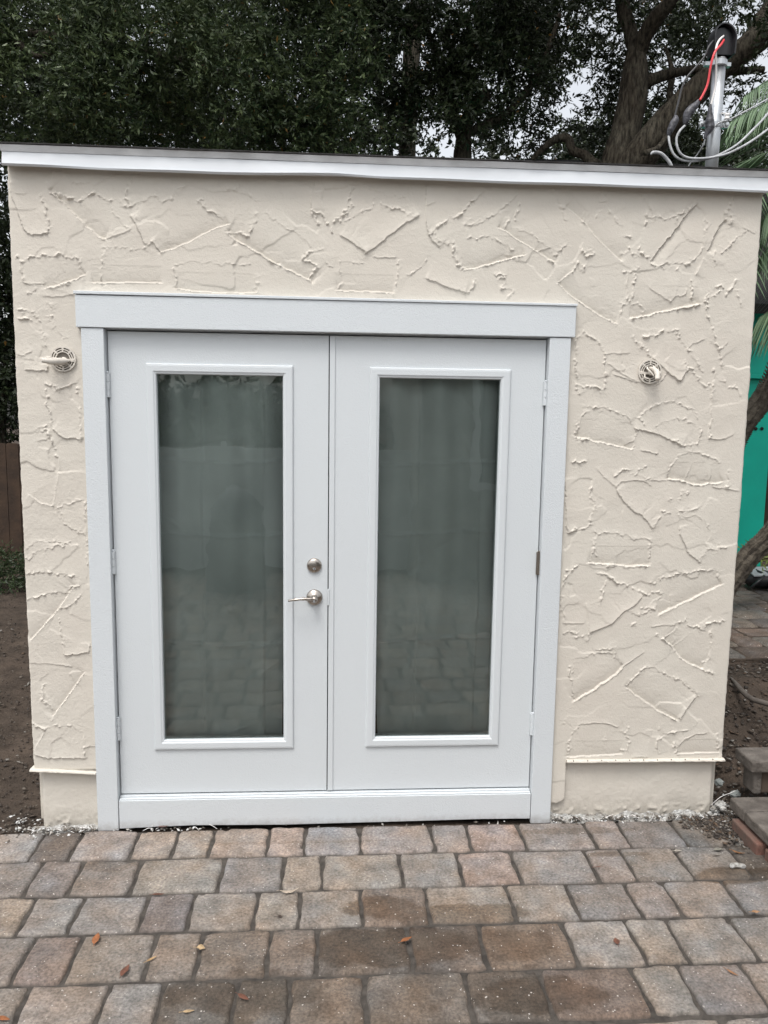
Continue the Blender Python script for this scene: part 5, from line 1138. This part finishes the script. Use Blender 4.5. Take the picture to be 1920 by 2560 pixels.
b = limb([(-4.2, 7.3, 0), (-4.3, 7.3, 1.4), (-4.1, 7.2, 3.0)], .07, .03, 61, n=8); b.build('trunk', M['bark'], th_, smooth=True)
foliage('crown', [(-3.9, 7.4, 2.1, 2.2, .7, 1.6, 1), (-5.6, 7.2, 2.6, 1.6, .7, 1.8, 1), blob(-10, 480, 6.8, .9, .6, .9, 1.2), blob(-20, 620, 7.0, 1.0, .6, 1.0, 1.2), blob(-20, 800, 7.2, 1.0, .6, 1.0, 1.2), (-3.5, 6.9, 3.6, 1.5, .7, .9, 1.0), (-3.4, 8.0, 2.6, 1.8, .6, 1.6, 1)], 9000, 9, .07, .4, 9, M['leafd'], th_, clump=.6, thr=-.75)
th2 = empty('shrub'); tag(th2, 'dark thicket shrub behind the palm at the right edge', 'shrub')
b = limb([(5.0, 8.6, 0), (5.0, 8.6, 1.4), (5.1, 8.5, 3.0)], .07, .03, 62, n=8); b.build('trunk', M['bark'], th2, smooth=True)
foliage('crown', [(5.6, 9.2, 4.2, 2.2, .7, 1.9, 1), (5.0, 9.4, 6.0, 1.4, .7, .8, .6)], 4500, 9, .09, .4, 10, M['leafd'], th2, clump=.6, thr=-.5)
wd = foliage('weed_clump', [(-3.30, 4.75, .20, .45, .3, .22, 1), (-2.95, 4.6, .14, .35, .3, .16, 1), (-3.6, 4.9, .22, .4, .3, .2, 1)], 420, 8, .05, .3, 12, M['weedm'], None, thr=-.8, zmin=.0); tag(wd, 'low green weeds growing at the foot of the board fence', 'weeds', None, 'stuff')
# ------------------------------------------------------------------ palms
def frond(base, tip, sag, nl, L, m, parent, seed, wd_=.016, hang=.5, side=None):
    r = np.random.default_rng(seed); base = np.array(base, float); tip = np.array(tip, float); ts = np.linspace(0, 1, 22); mid_ = (base+tip)/2+np.array([0, 0, sag]); pth = np.array([(1-t)**2*base+2*t*(1-t)*mid_+t*t*tip for t in ts])
    b = MB(); b.tube(pth, list(np.linspace(.011, .003, 22)), n=6); V, F = [], []
    for i in range(nl):
        t = .10+.88*i/nl; p_ = (1-t)**2*base+2*t*(1-t)*mid_+t*t*tip; tg = 2*(1-t)*(mid_-base)+2*t*(tip-mid_); tg /= np.linalg.norm(tg); lat = np.cross(tg, [0, 0, 1]); lat /= np.linalg.norm(lat)+1e-9
        ll = L*(.45+.9*math.sin(math.pi*min(.98, t*.85+.12)))*r.uniform(.9, 1.05)
        for s_ in (-1, 1):
            d = lat*s_*.85+tg*.65+np.array([0, 0, -hang*.4]); d /= np.linalg.norm(d); w_ = np.cross(d, [0, 0, 1.]); w_ /= np.linalg.norm(w_)
            q = [p_]; dd = d.copy()
            for k in range(4): dd = dd+np.array([0, 0, -hang*.28])+r.normal(0, .03, 3); dd /= np.linalg.norm(dd); q.append(q[-1]+dd*ll/4)
            ws = [wd_*.6, wd_, wd_*.85, wd_*.5, .001]; n0 = len(V)
            for qq, ww in zip(q, ws): V += [qq+w_*ww*.5, qq-w_*ww*.5]
            F += [(n0+2*k, n0+2*k+1, n0+2*k+3, n0+2*k+2) for k in range(4)]
    me = fast_mesh('frond', np.array(V), np.array(F)); attr(me, 'rnd', np.repeat(r.uniform(.1, .9, len(V)//10), 10)); o = link('frond', me, m, parent, smooth=False); b.build('frond_stem', M['palm'], o, smooth=True); return o
def palm_trunk(pts, r0, r1, seed, par):
    b = limb(pts, r0, r1, seed, n=16, rough=.16); o = b.build('trunk', M['palmt'], par, smooth=False)
    r = np.random.default_rng(seed); pp = np.array(smooth_path(pts, 26)); h = MB()
    for i in range(4, len(pp)-1):
        t = pp[min(i+1, len(pp)-1)]-pp[i-1]; t /= np.linalg.norm(t); e1 = np.cross(t, [0, 1, .1]); e1 /= np.linalg.norm(e1); e2 = np.cross(t, e1); rad = r0+(r1-r0)*i/len(pp)
        for k in range(9):
            a = 2*math.pi*(k/9)+i*.7; rd = e1*math.cos(a)+e2*math.sin(a); c = pp[i]+rd*rad*.9; tan = np.cross(t, rd); s_ = .016; h.add([c-tan*s_, c+tan*s_, c+rd*.012-t*.010+tan*s_*.5, c+rd*(.022+r.uniform(0, .010))+t*.018], [(0, 1, 3), (1, 2, 3), (2, 0, 3), (0, 2, 1)])
    h.build('leaf_scars', M['palmt'], o); return o
M['palmt'] = mat('palm_bark', (.10, .085, .065), .95, vscale=22, col2=(.035, .028, .021), bump=[(40, .8, .02, 5)])
pl = empty('palm_tree'); tag(pl, 'leaning shaggy palm crossing the turquoise wall at mid height', 'palm', 'palms right of the shed')
palm_trunk([tuple(P(1560, 1010, 2.9)), tuple(P(1610, 912, 2.9)), tuple(P(1660, 838, 2.95)), tuple(P(1740, 640, 3.0)), tuple(P(1780, 470, 3.0))], .078, .070, 5, pl)
hb = np.array(P(1780, 420, 3.0))
for i, (a, c, y_, sg, L, nl) in enumerate([(1560, 300, 2.9, .35, .42, 34), (1580, 440, 2.2, .45, .46, 34), (1600, 620, 2.3, .5, .42, 34), (1590, 250, 3.6, .3, .42, 34), (1660, 720, 2.4, .35, .46, 34), (1700, 60, 3.2, .3, .5, 30), (1900, 100, 3.4, .3, .5, 30), (2050, 500, 3, .3, .5, 30), (1950, 700, 3.2, .4, .5, 30), (1620, 500, 3.8, .4, .46, 34)]):
    tp = P(a, c, y_); frond(hb+np.array([0, 0, .1]), tp, sg, nl, L, M['palm'], pl, 70+i)
pl2 = empty('palm_tree'); tag(pl2, 'leaning dark palm trunk with shaggy bark below the turquoise wall, by the back patio', 'palm', 'palms right of the shed')
palm_trunk([tuple(P(1545, 1300, 2.4)), tuple(P(1590, 1240, 2.45)), tuple(P(1625, 1195, 2.5)), tuple(P(1670, 1148, 2.55)), tuple(P(1760, 1010, 2.6)), tuple(P(1850, 820, 2.7))], .070, .065, 6, pl2)
for i, (bs, tp, sg, L, nl, hg) in enumerate([((1800, 180, 2.5), (1572, 268, 2.6), .10, .34, 40, .7), ((1800, 300, 2.3), (1566, 378, 2.5), .12, .34, 36, .2), ((1790, 400, 2.2), (1650, 470, 2.3), .12, .40, 30, .9), ((1790, 440, 2.4), (1640, 560, 2.4), .16, .42, 34, .9), ((1800, 640, 2.1), (1636, 690, 2.3), .12, .40, 30, .9), ((1790, 120, 2.9), (1600, 215, 2.9), .10, .30, 36, .7)]):
    frond(P(*bs), P(*tp), sg, nl, L, M['palm'], pl, 120+i, wd_=.012, hang=hg)
hb = np.array(P(1850, 800, 2.7))
for i, (a, c) in enumerate([(1750, 500), (1950, 480), (2100, 760), (2050, 980)]): frond(hb, P(a, c, 2.8), .4, 26, .45, M['palm'], pl2, 90+i)
wd = foliage('leafy_weed', [tuple(P(1650, 1190, 3.0))+(.16, .1, .10, 1)], 26, 7, .07, .16, 13, leafmat('lime_leaf', (.16, .22, .04), (.34, .42, .10)), None, thr=-2); tag(wd, 'yellow green leafy weed above the sack at the right edge', 'plant')
# ------------------------------------------------------------------ single fallen leaves
def fallen(u_, v_, L, W, rz, col, lab, z=.004, curl=.25, up=0, y=None):
    n = 9; V = []; r = random.Random(u_)
    for i in range(n+1):
        t = i/n; w_ = W*math.sin(math.pi*(t**.8))*(1-.15*t)+.0006; cz_l = curl*L*((t-.5)**2*1.2); V += [(t*L-L/2, w_/2, cz_l+w_*.25), (t*L-L/2, 0, cz_l), (t*L-L/2, -w_/2, cz_l+w_*(.25+r.uniform(-.1, .2)))]
    F = []
    for i in range(n): a = i*3; F += [(a, a+1, a+4, a+3), (a+1, a+2, a+5, a+4)]
    b = MB(); b.add(V, F); b.tube([(-L/2-.012, 0, curl*L*.3), (-L/2, 0, curl*L*.3)], .0008, n=5)
    key = 'fallen%.2f_%.2f' % (col[0], col[1]); mm = M.get(key) or mat('dry_leaf', col, .7, vscale=60, var=.25, bump=[(200, .4, .002, 2)]); M[key] = mm
    o = b.build('fallen_leaf', mm, smooth=True); g = G(u_, v_, z) if y is None else P(u_, v_, y); o.location = (g[0], g[1], g[2]+.002); o.rotation_euler = (0, -up, rz)
    sd = o.modifiers.new('t', 'SOLIDIFY'); sd.thickness = .0006; tag(o, lab, 'leaf', 'fallen leaves on the patio')
def FA(cx, cy, *a, **k): u_, v_ = AX(cx, cy); fallen(u_, v_, *a, **k)
def FB(cx, cy, *a, **k): u_, v_ = BX(cx, cy); fallen(u_, v_, *a, **k)
OR, BR, TN, DK, WH = (.26, .10, .04), (.13, .055, .035), (.42, .30, .17), (.05, .035, .028), (.5, .47, .42)
FA(416, 604, .062, .026, 1.62, OR, 'orange brown pointed leaf standing out on the left pavers, tip away from the viewer')
FA(541, 742, .058, .024, 1.35, BR, 'dark reddish brown oval leaf on the left pavers')
FA(868, 643, .030, .026, -.2, TN, 'small square tan leaf scrap left of centre')
FA(655, 690, .040, .010, .75, (.34, .22, .11), 'thin tan leaf lying beside a paver joint')
FA(1052, 858, .045, .018, -.6, BR, 'brown and tan leaf in the second row from the bottom', curl=.4)
FA(815, 917, .035, .012, .15, TN, 'pale tan narrow leaf near the bottom edge')
FA(1250, 402, .075, .016, .2, (.40, .33, .26), 'long curled pale leaf on the third paver row below the doors', curl=.7)
FA(685, 411, .045, .012, .05, BR, 'flat brown leaf scrap in the joint left of the long pale leaf')
FA(14, 950, .045, .018, -.2, OR, 'orange brown leaf at the lower left frame edge')
FA(1210, 506, .018, .012, .0, DK, 'tiny dark leaf on a pale paver below the long curled leaf')
FA(705, 119, .055, .016, -.35, (.13, .085, .075), 'brown leaf leaning against the bottom board of the doors', curl=.3, up=.25, z=.012)
FB(97, 607, .048, .018, .55, OR, 'orange brown leaf on the dark damp pavers in the middle')
FB(1003, 614, .036, .022, 1.5, BR, 'short reddish brown oval leaf on the pale pavers right of centre')
FB(1505, 750, .040, .009, -.9, (.24, .12, .06), 'thin rusty brown leaf on the lower right pavers')
FB(1607, 487, .034, .016, .0, (.30, .17, .09), 'tan brown leaf near the right frame edge')
FB(925, 291, .030, .005, .2, BR, 'thin brown twig-like leaf on the second row right of the doors')
FB(1270, 222, .034, .012, .1, (.36, .33, .28), 'pale grey leaf in the joint under the first paver row at right')
FB(1446, 218, .042, .026, .2, (.20, .19, .16), 'grey green broad leaf near the litter at the right corner')
FB(1440, 242, .036, .005, .0, DK, 'black thin leaf just below the grey green broad leaf')
FB(832, 82, .055, .010, -.3, DK, 'dark curled leaf caught on the plaster at the foot of the right wall', curl=.9, z=.02)
FB(1530, 232, .05, .014, -.5, (.22, .11, .05), 'brown curled leaf at the foot of the red brick', curl=.6)
b = MB(); q = G(1592, 1873, .006); b.tube(smooth_path([(q[0]-.03, q[1], .010), (q[0], q[1]+.004, .012), (q[0]+.035, q[1]-.004, .010)], 4), [.004, .010, .011, .010, .011, .010, .011, .010, .005], n=8); o = b.build('plaster_scrap', M['plaster']); tag(o, 'small white scrap lying in the dark puddle at the right edge of the patio', 'scrap')
b = MB(); b.tube(smooth_path([tuple(P(1535, 1740, -.01)), tuple(P(1556, 1722, -.02)), tuple(P(1580, 1712, .0)), tuple(P(1588, 1708, .01))], 5), .0013, n=5); o = b.build('dry_stem', M['whitew'], smooth=True); tag(o, 'thin pale dry stem leaning on the shed corner', 'stem')
# ------------------------------------------------------------------ what stands behind the camera and shows in the door glass
vf = empty('garden_wall'); tag(vf, 'pale garden fence across the yard, seen only as a reflection in the door glass', 'fence')
b = MB(); 
for i in range(9): b.box(-7.5+i*1.25, -6.27+i*1.25, -5.9, -5.86, -.03, 1.40)
b.build('panels', mat('pale_panel', (.78, .80, .79), .6, vscale=3, var=.06), vf)
for i in range(9): b = MB(); b.box(-7.53+i*1.25, -7.47+i*1.25, -5.93, -5.82, -.03, 1.46); b.build('post', bpy.data.materials['pale_panel'], vf)
gr = empty('reflected_dome'); tag(gr, 'grill standing in for an unidentified round-topped shape, seen only as a reflection in the left door glass', 'dome')  # stand-in for a reflected round-topped shape of unknown kind
b = MB(); b.lathe([(.30, 0), (.30, .40), (.29, .62), (.26, .82), (.19, .96), (.09, 1.03), (.0, 1.05)], (-.98, -4.75, 0), ax=(0, 0, 1), n=24); b.build('cover', mat('dark_dome', (.20, .21, .215), .7), gr, smooth=True)
nh = empty('neighbour_house'); tag(nh, 'beige house with a tall window, seen only as a reflection in the right door glass', 'house')
b = MB(); b.box(.95, 6.5, -9, -5.2, -.03, 3.1); b.build('wall', mat('beige_siding', (.30, .28, .25), .8, vscale=4, var=.06, bump=[(3, .5, .05, 2)]), nh)
b = MB(); b.box(.75, 6.7, -9.2, -4.9, 3.103, 3.25); b.build('roof', M['shingle'], nh)
b = MB(); frame_ring(b, 1.55, 2.35, 1.0, 2.35, [(0, -5.19), (0, -5.15), (.07, -5.15), (.07, -5.18)]); wf = b.build('window_frame', mat('window_white', (.75, .75, .75), .5), nh); b = MB(); b.box(1.62, 2.28, -5.195, -5.185, 1.07, 2.28); b.build('window_pane', M['blackp'], wf)
rt = empty('yard_tree'); tag(rt, 'leafy tree beyond the pale fence, seen only as a reflection in the door glass', 'tree')
b = limb([(-4.6, -9.5, 0), (-4.5, -9.5, 1.2), (-4.3, -9.3, 2)], .18, .09, 77); b.build('trunk', M['bark'], rt, smooth=True)
foliage('crown', [(-2.6, -9.5, 1.6, 2.8, 1.2, .85, 1), (-6, -9.5, 2.0, 2.4, 1.2, 1.3, 1), (.4, -9.8, 1.05, 1.6, 1, .8, .7)], 5200, 8, .13, .42, 14, M['leaf'], rt, clump=.9, thr=-.2)
# ------------------------------------------------------------------ put every Empty at the base of its thing
bpy.context.view_layer.update()
for o in [q for q in COL.objects if q.type == 'EMPTY' and q.parent is None and q.location.length == 0]:
    lo3 = np.array([1e9]*3); hi3 = -lo3
    def walk(c):
        global lo3, hi3
        if c.type == 'MESH' and len(c.data.vertices):
            a = np.empty(len(c.data.vertices)*3, np.float32); c.data.vertices.foreach_get('co', a); a = a.reshape(-1, 3); lo3 = np.minimum(lo3, a.min(0)); hi3 = np.maximum(hi3, a.max(0))
        for k in c.children: walk(k)
    walk(o); L = Vector((float((lo3[0]+hi3[0])/2), float((lo3[1]+hi3[1])/2), float(max(lo3[2], 0)))); o.location = L
    for c in o.children: c.matrix_parent_inverse = Matrix.Translation(-L)
